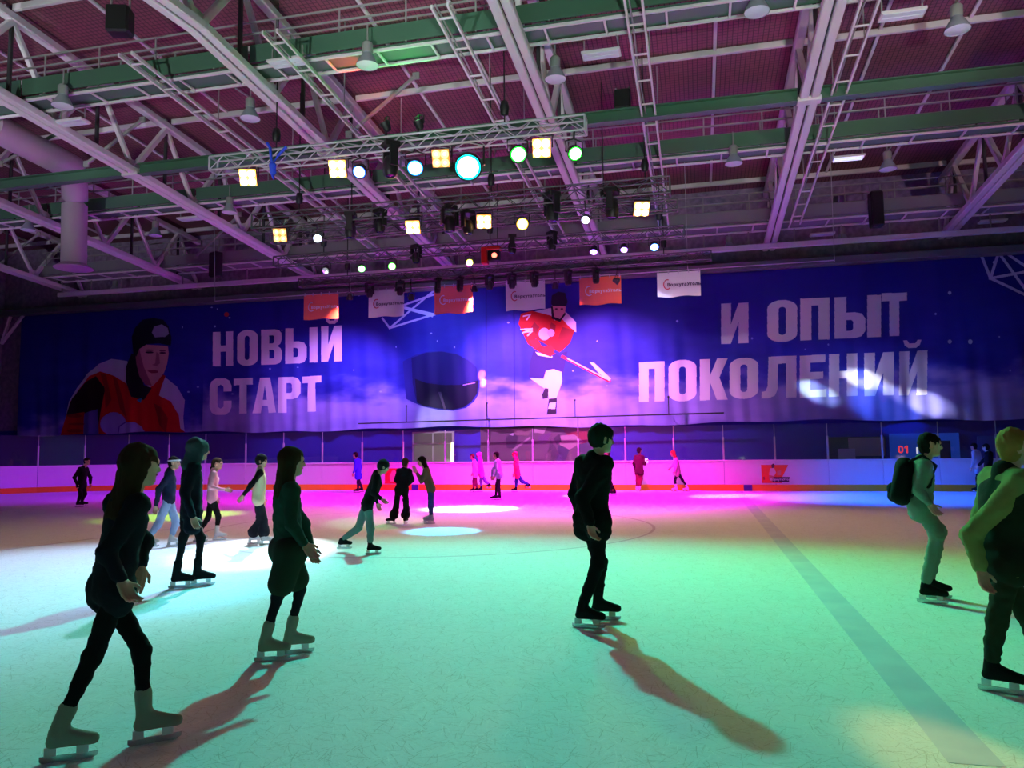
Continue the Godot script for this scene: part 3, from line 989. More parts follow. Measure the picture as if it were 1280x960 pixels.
func roof_truss(x: float) -> void:
	var root := thing("roof_truss", "pale steel roof truss with double bottom chord spanning from ridge to wall", "roof truss", Vector3(x, chord_y(-13.5), -13.5), "steel roof trusses")
	var o := root.position
	for side in [-1.0, 1.0]:
		var zend: float = -13.5 + side * 17.6
		for sx in [-0.127, 0.127]:
			bar("bottom_chord", root, Vector3(x + sx, chord_y(-13.5) + 0.1, -13.5) - o, Vector3(x + sx, chord_y(zend) + 0.1, zend) - o, 0.2, 0.2, M.white_steel)
		bar("web_plate", root, Vector3(x, chord_y(-13.5) + 0.14, -13.5) - o, Vector3(x, chord_y(zend) + 0.14, zend) - o, 0.04, 0.1, M.dark_steel)
		bar("top_chord", root, Vector3(x, chord_y(-13.5) + 2.25, -13.5) - o, Vector3(x, chord_y(zend) + 2.25, zend) - o, 0.24, 0.22, M.white_steel)
		var zs := []
		for k in 7:
			zs.append(-13.5 + side * (0.1 + k * 2.9))
		for k in 6:
			var a: float = zs[k]
			var b: float = zs[k + 1]
			var mid := (a + b) * 0.5
			bar("diagonal", root, Vector3(x, chord_y(a) + 0.2, a) - o, Vector3(x, chord_y(mid) + 2.15, mid) - o, 0.16, 0.16, M.white_steel)
			bar("diagonal", root, Vector3(x, chord_y(b) + 0.2, b) - o, Vector3(x, chord_y(mid) + 2.15, mid) - o, 0.13, 0.13, M.white_steel)
			bar("hanger_post", root, Vector3(x, chord_y(mid) + 0.2, mid) - o, Vector3(x, chord_y(mid) + 2.15, mid) - o, 0.09, 0.09, M.dark_steel)
			part("gusset_plate", box(Vector3(0.06, 0.36, 0.5)), M.white_steel, root, Transform3D(Basis(), Vector3(x, chord_y(a) + 0.3, a) - o))
		for z in [-19.4]:
			if side < 0:
				part("joint_collar", box(Vector3(0.56, 0.12, 0.3)), M.white_steel, root, Transform3D(Basis(), Vector3(x, chord_y(z) + 0.02, z) - o))

func catwalk(label: String, z0: float, z1: float, plate: Material, rail: float, drop: float) -> void:
	# z0 is the edge towards the ridge, z1 the edge towards the wall
	var root := thing("catwalk", label, "catwalk", Vector3(0, chord_y(z0) + 0.3, z0))
	var o := root.position
	var y := chord_y((z0 + z1) * 0.5) + 0.3
	var xa: float = BAYS[1]
	var xb: float = BAYS[8]
	bar("edge_angle", root, Vector3(xa, y, z0) - o, Vector3(xb, y, z0) - o, 0.07, 0.06, M.white_steel)
	bar("edge_angle", root, Vector3(xa, y, z1) - o, Vector3(xb, y, z1) - o, 0.07, 0.06, M.white_steel)
	block("floor_plate", root, Vector3(xa, y + 0.06, z1) - o, Vector3(xb, y + 0.1, z0) - o, plate)
	for i in range(1, 8):
		block("side_plate", root, Vector3(BAYS[i] + 0.03, y + 0.12, z0 + 0.02) - o, Vector3(BAYS[i + 1] - 0.03, y + 0.12 + 0.42, z0 + 0.06) - o, plate)
	var x := xa + 0.4
	while x < xb:
		bar("cross_bar", root, Vector3(x, y - 0.005, z0) - o, Vector3(x, y - 0.005, z1) - o, 0.05, 0.05, M.white_steel)
		x += 1.28
	x = xa + 0.2
	while x < xb:
		for z in [z0 + 0.04, z1 - 0.03]:
			bar("rail_post", root, Vector3(x, y + 0.1, z) - o, Vector3(x, y + 0.1 + rail, z) - o, 0.035, 0.035, M.grey_steel)
		if drop > 0.0:
			bar("drop_post", root, Vector3(x, y - drop, z1 + 0.1) - o, Vector3(x, y - 0.03, z1 + 0.1) - o, 0.05, 0.05, M.grey_steel)
		x += 1.62
	for z in [z0 + 0.04, z1 - 0.03]:
		for h in [rail * 0.72, rail]:
			bar("hand_rail", root, Vector3(xa, y + 0.1 + h, z) - o, Vector3(xb, y + 0.1 + h, z) - o, 0.04, 0.04, M.grey_steel)
	if drop > 0.0:
		bar("drop_rail", root, Vector3(xa, y - drop, z1 + 0.1) - o, Vector3(xb, y - drop, z1 + 0.1) - o, 0.16, 0.2, M.white_steel)

func nearest_edge(z: float) -> float:
	var best := 99.0
	for e in [-15.45, -16.1, -22.45, -23.1, -28.6, -29.6]:
		if absf(e - z) < absf(best - z):
			best = e
	return best

func high_bay(pos: Vector3, label: String, group: String) -> void:
	var root := thing("high_bay_lamp", label, "ceiling lamp", pos, group)
	bar("arm", root, Vector3(0, 0.55, 0), Vector3(0, 0.5, nearest_edge(pos.z) - pos.z), 0.04, 0.04, M.grey_steel)
	var g := Geo.new()
	g.lathe([Vector2(0.25, 0.0), Vector2(0.235, 0.04), Vector2(0.17, 0.17), Vector2(0.115, 0.25), Vector2(0.1, 0.3)], 18, Transform3D())
	part("reflector_bell", g.mesh(), M.lamp_shell, root)
	var h := Geo.new()
	h.lathe([Vector2(0.1, 0.29), Vector2(0.12, 0.3), Vector2(0.12, 0.5), Vector2(0.09, 0.54), Vector2(0.001, 0.56)], 14, Transform3D())
	part("ballast_housing", h.mesh(), M.grey_steel, root)
	var l := Geo.new()
	l.lathe([Vector2(0.24, 0.012), Vector2(0.12, -0.012), Vector2(0.001, -0.02)], 18, Transform3D())
	part("cover_lens", l.mesh(), M.frosted, root)
	var c := Geo.new()
	c.tube([Vector3(0, 0.55, 0), Vector3(0, 0.95, 0)], 0.02, 6)
	part("hook", c.mesh(), M.grey_steel, root)

func led_panel(pos: Vector3, label: String, lit: bool) -> void:
	var root := thing("panel_lamp", label, "ceiling lamp", pos, "" if lit else "switched-off flat hall lamps")
	bar("arm", root, Vector3(0.38, 0.24, 0), Vector3(0.38, 0.22, nearest_edge(pos.z) - pos.z), 0.03, 0.03, M.grey_steel)
	part("frame", box(Vector3(0.86, 0.06, 0.36)), M.white_steel, root, Transform3D(Basis(), Vector3(0, 0.05, 0)))
	for k in 2:
		part("diffuser", box(Vector3(0.78, 0.02, 0.14)), glow("panel glow", Color(0.86, 0.9, 1.0), 0.9) if lit else M.frosted, root, Transform3D(Basis(), Vector3(0, 0.015, -0.085 + 0.17 * k)))
	for sd in [-0.38, 0.38]:
		bar("hanger", root, Vector3(sd, 0.07, 0), Vector3(sd, 0.4, 0), 0.03, 0.03, M.grey_steel)

func cable_tray(x: float) -> void:
	var root := thing("cable_tray", "narrow pale ladder-like cable tray running below the roof deck towards the wall", "cable tray", Vector3(x, chord_y(-15), -15), "ladder cable trays between the trusses")
	var o := root.position
	var a := Vector3(x, chord_y(-14.0) + 0.1, -14.0) - o
	var b := Vector3(x, chord_y(-28.4) + 0.1, -28.4) - o
	for sd in [-0.17, 0.17]:
		bar("side_rail", root, Vector3(sd, a.y, a.z), Vector3(sd, b.y, b.z), 0.05, 0.09, M.white_steel)
	var z := -14.4
	while z > -28.3:
		bar("rung", root, Vector3(-0.17, chord_y(z) + 0.08 - o.y, z - o.z), Vector3(0.17, chord_y(z) + 0.08 - o.y, z - o.z), 0.05, 0.03, M.white_steel)
		z -= 1.1
	for zz in [-17.2, -21.0, -24.0, -27.0]:
		bar("drop_rod", root, Vector3(0.17, chord_y(zz) + 0.14 - o.y, zz - o.z), Vector3(0.17, chord_y(zz) + 2.3 - o.y, zz - o.z), 0.025, 0.025, M.grey_steel)
	var g := Geo.new()
	var path := []
	for j in 9:
		var t := j / 8.0
		path.append(a.lerp(b, t) + Vector3(-0.09 + 0.02 * sin(t * 20.0), 0.03, 0))
	g.tube(path, 0.02, 5)
	part("cable", g.mesh(), M.grey_steel, root)

func speaker(pos: Vector3, size: Vector3, yaw: float, label: String, rod: float) -> void:
	var root := thing("loudspeaker", label, "loudspeaker", pos)
	var b := Basis(Vector3.UP, yaw)
	part("cabinet", box(size), M.black_metal, root, Transform3D(b, Vector3.ZERO))
	part("grille", box(Vector3(size.x * 0.86, size.y * 0.9, 0.03)), M.dark_grille, root, Transform3D(b, b * Vector3(0, 0, size.z * 0.5)))
	for sd in [-0.4, 0.4]:
		bar("bracket", root, b * Vector3(size.x * sd, size.y * 0.5, 0), b * Vector3(size.x * sd, 0, 0) + Vector3(0, rod - pos.y, 0), 0.04, 0.04, M.grey_steel)

# added floodlights, unseen behind the near touchline, that brighten the roof steel; they stay below the sight line of the banner
func build_added_uplights() -> void:
	for q in [[-20.0, Color(0.94, 0.92, 1.0), -25.0, "behind the far left end"], [-9.0, Color(0.95, 1.0, 0.97), -12.0, "behind the left half"], [3.0, Color(0.92, 1.0, 0.94), -1.0, "behind the middle"], [14.0, Color(1.0, 0.82, 0.86), 8.0, "behind the right half"]]:
		var pos := Vector3(q[0], 0.62, 3.2)
		var root := thing("added_uplight_lamp", "added unseen fill floodlight tilted up at the roof", "floodlight", Vector3(q[0], -0.06, 3.2), "added fill lights behind the touchline")
		var dir := Vector3(q[2] - q[0], 0, -24.0).normalized() * cos(deg_to_rad(36)) + Vector3.UP * sin(deg_to_rad(36))
		var b := aim(dir)
		var up := Vector3(0, 0.62, 0)
		part("housing", box(Vector3(0.6, 0.14, 0.4)), M.black_metal, root, Transform3D(b, up))
		part("lamp_glass", box(Vector3(0.54, 0.02, 0.34)), glow("added uplight glass %s" % q[1].to_html(), q[1], 2.0), root, Transform3D(b, up + b * Vector3(0, 0.075, 0)))
		for sd in [-0.33, 0.33]:
			bar("leg", root, Vector3(sd, 0, 0.1), Vector3(sd, 0.64, 0), 0.04, 0.04, M.black_metal)
			bar("foot", root, Vector3(sd, 0.02, -0.25), Vector3(sd, 0.02, 0.25), 0.05, 0.04, M.black_metal)
		beam(root, pos + dir * 0.12, pos + dir * 10.0, q[1], 185, 23, 0.35, 0.2)

# ---------------------------------------------------------------- textures
func make_textures() -> void:
	var rng := RandomNumberGenerator.new()
	rng.seed = 3
	# ice: pale sheet with short skate scratches and snow specks
	var im := Image.create(1024, 1024, false, Image.FORMAT_RGB8)
	im.fill(Color(0.89, 0.91, 0.93))
	for k in 9000:
		var x := rng.randf() * 1024.0
		var y := rng.randf() * 1024.0
		var t := rng.randf() * TAU
		var n := rng.randi_range(3, 46)
		var v := rng.randf_range(0.72, 0.97)
		var bend := rng.randf_range(-0.01, 0.01)
		for j in n:
			im.set_pixel(posmod(int(x), 1024), posmod(int(y), 1024), Color(v, v * 1.01, v * 1.02))
			x += cos(t)
			y += sin(t)
			t += bend
	for k in 60000:
		var v := rng.randf_range(0.78, 0.98)
		im.set_pixel(rng.randi() % 1024, rng.randi() % 1024, Color(v, v, v))
	M.ice_map = ImageTexture.create_from_image(im)
	var nt := NoiseTexture2D.new()
	nt.width = 512
	nt.height = 512
	nt.seamless = true
	nt.as_normal_map = true
	nt.bump_strength = 3.0
	nt.noise = FastNoiseLite.new()
	nt.noise.seed = 9
	nt.noise.frequency = 0.12
	M.weave = nt
	# roof deck: ribbed sheet behind a wire net
	var rd := Image.create(256, 256, false, Image.FORMAT_RGB8)
	rd.fill(Color(0.48, 0.3, 0.33))
	for k in 3000:
		var v := rng.randf_range(0.9, 1.1)
		rd.fill_rect(Rect2i(rng.randi() % 256, rng.randi() % 256, 3, 2), Color(0.47 * v, 0.29 * v, 0.32 * v))
	for k in 8:
		rd.fill_rect(Rect2i(k * 32, 0, 6, 256), Color(0.28, 0.18, 0.2))
		rd.fill_rect(Rect2i(0, k * 32, 256, 5), Color(0.28, 0.18, 0.2))
	M.deck_map = ImageTexture.create_from_image(rd)
	# stained wall plaster
	var wt := NoiseTexture2D.new()
	wt.width = 512
	wt.height = 512
	wt.seamless = true
	wt.noise = FastNoiseLite.new()
	wt.noise.seed = 21
	wt.noise.frequency = 0.02
	wt.noise.fractal_octaves = 5
	var ramp := Gradient.new()
	ramp.set_color(0, Color(0.75, 0.75, 0.75))
	ramp.set_color(1, Color(1, 1, 1))
	wt.color_ramp = ramp
	M.stain = wt

func make_materials() -> void:
	mat("white_steel", C(214, 208, 214), 0.55)
	mat("grey_steel", C(140, 142, 140), 0.6)
	mat("dark_steel", C(52, 54, 56), 0.6)
	mat("green_plate", C(68, 106, 86), 0.6)
	mat("grey_plate", C(122, 128, 128), 0.6)
	mat("black_metal", C(20, 20, 23), 0.5)
	mat("dark_grille", C(12, 12, 14), 0.8)
	mat("dark_glass", C(16, 18, 26), 0.1)
	mat("aluminium", C(186, 190, 194), 0.4, 0.35)
	mat("dark_aluminium", C(92, 96, 98), 0.5, 0.35)
	mat("lamp_shell", C(150, 160, 170), 0.45)
	mat("frosted", C(216, 224, 236), 0.35)
	mat("board_white", C(232, 230, 232), 0.35)
	mat("board_yellow", C(238, 168, 30), 0.4)
	mat("blue_pad", C(34, 36, 120), 0.6)
	mat("navy_wall", C(9, 15, 138), 0.8)
	mat("dark_blue", C(20, 22, 60), 0.8)
	mat("blade", C(205, 210, 215), 0.25, 0.8)
	mat("white_plastic", C(225, 225, 228), 0.4)
	mat("skin", C(214, 164, 140), 0.55)
	mat("eye", C(28, 20, 18), 0.2)
	mat("lips", C(160, 84, 80), 0.5)
	mat("red_box", C(200, 20, 16), 0.5)
	mat("blue_rope", C(24, 70, 220), 0.6)
	mat("duct_metal", C(176, 164, 178), 0.5)
	mat("beam_green", C(74, 96, 84), 0.6)
	M.ball = SphereMesh.new()
	M.ball.radius = 1.0
	M.ball.height = 2.0
	M.ball.radial_segments = 12
	M.ball.rings = 6
	var ice := mat("ice", Color(1, 1, 1), 0.62)
	ice.albedo_texture = M.ice_map
	ice.metallic_specular = 0.14
	ice.uv1_triplanar = true
	ice.uv1_world_triplanar = true
	ice.uv1_scale = Vector3(0.27, 0.27, 0.27)
	ice.normal_enabled = true
	ice.normal_texture = M.weave
	ice.normal_scale = 0.07
	var deck := mat("deck", Color(1, 1, 1), 0.8)
	deck.albedo_texture = M.deck_map
	deck.uv1_triplanar = true
	deck.uv1_world_triplanar = true
	deck.uv1_scale = Vector3(0.95, 0.95, 0.95)
	for q in [["wall_paint", C(150, 140, 160)], ["concrete", C(120, 118, 120)]]:
		var m := mat(q[0], q[1], 0.85)
		m.albedo_texture = M.stain
		m.uv1_triplanar = true
		m.uv1_world_triplanar = true
		m.uv1_scale = Vector3(0.3, 0.3, 0.3)
	# painted line half scraped away by skates
	var worn := NoiseTexture2D.new()
	worn.width = 512
	worn.height = 512
	worn.seamless = true
	worn.noise = FastNoiseLite.new()
	worn.noise.seed = 33
	worn.noise.frequency = 0.009
	worn.noise.fractal_octaves = 5
	var wr := Gradient.new()
	wr.offsets = PackedFloat32Array([0.2, 0.75])
	wr.colors = PackedColorArray([C(198, 202, 222), C(210, 215, 230)])
	worn.color_ramp = wr
	var lw := mat("line_worn", Color(1, 1, 1), 0.62)
	lw.albedo_texture = worn
	lw.metallic_specular = 0.14
	lw.uv1_triplanar = true
	lw.uv1_world_triplanar = true
	lw.uv1_scale = Vector3(0.35, 0.35, 0.35)
	var pane := mat("pane", C(235, 240, 255, 0.015), 0.03)
	pane.transparency = BaseMaterial3D.TRANSPARENCY_ALPHA

func _ready() -> void:
	# camera
	look = Basis(Vector3.UP, deg_to_rad(13.6)) * Basis(Vector3.RIGHT, deg_to_rad(4.76)) * Basis(Vector3.BACK, deg_to_rad(-0.63))
	var cam := Camera3D.new()
	cam.name = "camera"
	cam.fov = 53.1301
	cam.near = 0.05
	cam.far = 200.0
	cam.transform = Transform3D(look, EYE)
	add_child(cam)
	cam.current = true
	# air and exposure: an indoor hall at night, lit by its stage lamps and added roof fill
	var env := Environment.new()
	env.background_mode = Environment.BG_COLOR
	env.background_color = Color(0.004, 0.004, 0.008)
	env.tonemap_mode = Environment.TONE_MAPPER_LINEAR
	env.tonemap_exposure = 1.0
	env.sdfgi_enabled = true
	env.ssao_enabled = true
	env.ssil_enabled = true
	var we := WorldEnvironment.new()
	we.name = "environment"
	we.environment = env
	add_child(we)
	make_textures()
	make_materials()
	build_added_uplights()
	build_shell()
	build_roof()
	build_banner()
	build_boards()
	build_far_side()
	build_rig()
	build_flags()
	build_people()

# ---------------------------------------------------------------- shell: ice, floor, walls, roof deck
func build_shell() -> void:
	var fl := setting("floor")
	block("slab", fl, Vector3(-34, -0.4, -32), Vector3(34, -0.06, 6), M.concrete)
	block("ice_sheet", fl, Vector3(-28.7, -0.06, -28.5), Vector3(31.3, 0.0, 1.5), M.ice)
	block("walkway", fl, Vector3(-34, -0.06, -31.2), Vector3(34, 0.02, -28.62), M.concrete)
	# painted lines lie a hair above the ice
	block("painted_line", fl, Vector3(1.17, 0.0, -28.4), Vector3(1.43, 0.0015, -4.4), M.line_worn)
	var ring := Geo.new()
	var a := []
	var b := []
	for k in 97:
		var t := TAU * k / 96.0
		a.append(Vector3(-5.4 + 4.47 * cos(t), 0.002, -15.2 + 4.47 * sin(t)))
		b.append(Vector3(-5.4 + 4.53 * cos(t), 0.002, -15.2 + 4.53 * sin(t)))
	ring.quad_strip([a, b], false)
	part("painted_circle", ring.mesh(), mat("line_faint", C(184, 178, 194), 0.5), fl)
	bar("painted_line", fl, on_ice(0, 688) + Vector3(0, 0.001, 0), on_ice(215, 661) + Vector3(0, 0.001, 0), 0.05, 0.002, mat("line_faint", C(184, 178, 194), 0.5))
	bar("painted_line", fl, on_ice(0, 638.5) + Vector3(0, 0.001, 0), on_ice(110, 634.5) + Vector3(0, 0.001, 0), 0.06, 0.002, mat("line_faint", C(184, 178, 194), 0.5))
	var wf := setting("wall_far")
	block("upper_wall", wf, Vector3(-34, 2.7, -31.4), Vector3(34, 13.2, -31.0), M.wall_paint)
	block("lower_wall", wf, Vector3(-34, -0.06, -31.4), Vector3(34, 2.7, -31.0), M.navy_wall)
	block("header_beam", wf, Vector3(-33.6, 8.3, -30.62), Vector3(33.6, 8.62, -30.2), M.beam_green)
	for q in [["wall_left", -34.0, -33.6], ["wall_right", 33.6, 34.0]]:
		var w := setting(q[0])
		block("wall_panel", w, Vector3(q[1], -0.06, -31.0), Vector3(q[2], 13.2, 5.0), M.wall_paint)
		block("dado", w, Vector3(q[1] - 0.03, -0.06, -30.9), Vector3(q[2] + 0.03, 1.2, 5.0), M.navy_wall)
	var wn := setting("wall_near")
	block("wall_panel", wn, Vector3(-34, -0.06, 5.0), Vector3(34, 13.2, 5.4), M.wall_paint)
	# pale cross brace against the left end of the far wall
	var br := thing("wall_brace", "pale V-shaped steel brace on the dim purple wall beside the banner", "brace", on_z(2, 430, -30.5))
	for q in [[30, 393], [14, 393]]:
		bar("brace_bar", br, Vector3.ZERO, on_z(q[0], q[1], -30.5) - br.position, 0.14, 0.1, M.white_steel)

func build_roof() -> void:
	var ce := setting("ceiling")
	var rows := [-31.2, -30.0, -27.0, -24.0, -21.0, -18.0, -15.0, -13.5, -12.0, -9.0, -6.0, -3.0, 0.0, 3.0, 5.2]
	for i in rows.size() - 1:
		var z0: float = rows[i]
		var z1: float = rows[i + 1]
		for k in BAYS.size() - 1:
			var a := Vector3((BAYS[k] + BAYS[k + 1]) * 0.5, chord_y(z0) + 2.62, z0)
			var b := Vector3(a.x, chord_y(z1) + 2.62, z1)
			bar("roof_panel", ce, a, b, BAYS[k + 1] - BAYS[k] - 0.01, 0.1, M.deck)
			if i > 0:
				bar("purlin", ce, Vector3(BAYS[k] + 0.1, chord_y(z0) + 2.45, z0), Vector3(BAYS[k + 1] - 0.1, chord_y(z0) + 2.48, z0), 0.11, 0.17, M.white_steel)
			if i > 0 and i < 7:
				for t in [0.33, 0.67]:
					var x := lerpf(BAYS[k], BAYS[k + 1], t)
					bar("sag_bar", ce, Vector3(x, a.y - 0.1, z0), Vector3(x, b.y - 0.1, z1), 0.09, 0.07, M.white_steel)
	block("roof_cover", ce, Vector3(-36, 13.4, -32), Vector3(34, 13.6, 6), M.concrete)
	for x in BAYS.slice(1, 9):
		roof_truss(x)
	# lateral strut of I section joining the trusses
	var st := thing("strut_beam", "long grey-green I-shaped strut joining the roof trusses at their collars", "beam", Vector3(0, chord_y(-19.4), -19.4))
	for i in range(1, 8):
		var xa: float = BAYS[i] + 0.26
		var xb: float = BAYS[i + 1] - 0.26
		for q in [[0.0, 0.26, 0.03], [0.15, 0.03, 0.28], [0.3, 0.26, 0.03]]:
			bar("flange" if q[1] > 0.1 else "web", st, Vector3(xa, q[0], 0), Vector3(xb, q[0], 0), q[1], q[2], M.green_plate)
	catwalk("green-plated catwalk with railings closest to the roof ridge", -15.45, -16.1, M.green_plate, 1.0, 0.0)
	catwalk("green-plated catwalk just behind the long I-shaped strut", -22.45, -23.1, M.green_plate, 1.0, 0.0)
	catwalk("grey catwalk over the top edge of the banner with a lower row of posts", -28.6, -29.6, M.grey_plate, 1.05, 0.62)
	for x in [-12.2, -8.6, -4.8, -1.0, 3.55]:
		cable_tray(x)
	# diagonal bracing in the roof plane
	for q in [[108, 205, 178, 150], [0, 205, 75, 165], [436, 168, 520, 95], [245, 320, 300, 268], [0, 330, 48, 293]]:
		var a := roof_pt(q[0], q[1], 0.62)
		var b := roof_pt(q[2], q[3], 1.9)
		var t := thing("cross_brace", "slim dark cross brace slanting between two roof trusses", "brace", a, "cross braces in the roof")
		bar("rod", t, Vector3.ZERO, b - a, 0.09, 0.09, M.grey_steel)
		part("end_plate", box(Vector3(0.2, 0.2, 0.05)), M.grey_steel, t)
		part("end_plate", box(Vector3(0.2, 0.2, 0.05)), M.grey_steel, t, Transform3D(Basis(), b - a))
	var rows_of := {true: ["unlit bell-shaped hall lamp hung beside the catwalk closest to the ridge", "bell lamps of the ridge catwalk"], false: ["unlit bell-shaped hall lamp hung beside the catwalk behind the I-shaped strut", "bell lamps of the second catwalk"]}
	for q in [[-14.96, -15.15], [-6.9, -15.2], [1.36, -15.2], [-10.8, -16.75], [-2.94, -16.7], [5.37, -16.73], [-23.2, -22.2], [-15.1, -22.3], [1.2, -22.18], [-19.1, -23.7], [5.54, -23.55], [-26.2, -29.9], [1.34, -29.9], [5.36, -29.9], [9.5, -22.2]]:
		high_bay(Vector3(q[0], chord_y(q[1]) - 0.2, q[1]), rows_of[q[1] > -18.0][0] if q[1] > -28.0 else "unlit bell-shaped hall lamp under the far catwalk over the banner", rows_of[q[1] > -18.0][1] if q[1] > -28.0 else "bell lamps of the far catwalk")
	for q in [[-15.9, -16.45, 0], [-8.87, -15.2, 0], [-1.86, -16.5, 0], [-3.06, -23.3, 0], [-17.36, -23.3, 0], [4.68, -29.9, 0], [10.3, -29.8, 0]]:
		led_panel(Vector3(q[0], chord_y(q[1]) + 0.1, q[1]), "unlit flat rectangular hall lamp under a catwalk", false)
	led_panel(Vector3(4.44, chord_y(-23.3) + 0.1, -23.3), "glowing flat rectangular hall lamp under the second catwalk", true)
	led_panel(Vector3(4.3, chord_y(-16.5) + 0.1, -16.5), "unlit flat rectangular hall lamp under a catwalk", false)
	speaker(roof_pt(150, 27, 0.8), Vector3(0.5, 0.62, 0.4), 0.3, "black box loudspeaker hung on the sloping roof above the first catwalk", 12.84)
	speaker(Vector3(-1.66, 10.56, -19.4), Vector3(0.42, 0.5, 0.3), 0.0, "small black loudspeaker on the strut beside a ladder tray", 10.9)
	speaker(on_z(1095, 262, -28.36), Vector3(0.42, 1.25, 0.4), 0.1, "tall narrow black loudspeaker hung before the far catwalk", 10.6)
	speaker(on_z(270, 331, -28.36), Vector3(0.45, 1.1, 0.4), -0.4, "black loudspeaker among the purple-lit posts of the far catwalk", 10.6)
	# ventilation duct with a downturned mouth
	var duct := thing("ventilation_duct", "fat round ventilation duct with a downturned mouth under the roof", "duct", roof_pt(95, 228, 0.6))
	var o := duct.position
	var p0 := roof_pt(-30, 160, 0.9) - o
	var p1 := roof_pt(118, 226, 0.9) - o + Vector3(0, 0, 0.9)
	var dz := Vector3(p1.x, p1.y, p1.z)
	var g := Geo.new()
	g.tube([Vector3(p1.x, p0.y, p0.z), Vector3(p1.x, p1.y + 0.1, p1.z), dz], 0.42, 18)
	part("run", g.mesh(), M.duct_metal, duct)
	var e := Geo.new()
	var mouth := on_z(92, 335, o.z + p1.z - 1.15) - o
	var path := []
	for j in 7:
		var t := j / 6.0 * PI * 0.5
		path.append(Vector3(lerpf(dz.x, mouth.x, sin(t)), dz.y - 0.7 + 0.7 * cos(t), dz.z - 1.1 * sin(t)))
	path.append(mouth)
	e.tube(path, 0.4, 18)
	part("elbow", e.mesh(), M.duct_metal, duct)
	var f := Geo.new()
	f.lathe([Vector2(0.4, 0.14), Vector2(0.46, 0.1), Vector2(0.62, 0.0), Vector2(0.6, -0.03), Vector2(0.001, -0.03)], 20, Transform3D(Basis(), mouth))
	part("mouth_flange", f.mesh(), M.duct_metal, duct)

# ---------------------------------------------------------------- rink boards
func board_path() -> Array:
	# along the far side from right to left and round the corner
	var p := []
	var x := 16.5
	while x > -20.0:
		p.append(Vector3(x, 0, -28.5))
		x -= 1.74
	for k in 9:
		var t := deg_to_rad(90.0 - k * 11.25)
		p.append(Vector3(-20.2 - 8.5 * cos(t), 0, -20.0 - 8.5 * sin(t)))
	var z := -18.3
	while z < 1.0:
		p.append(Vector3(-28.7, 0, z))
		z += 1.74
	return p

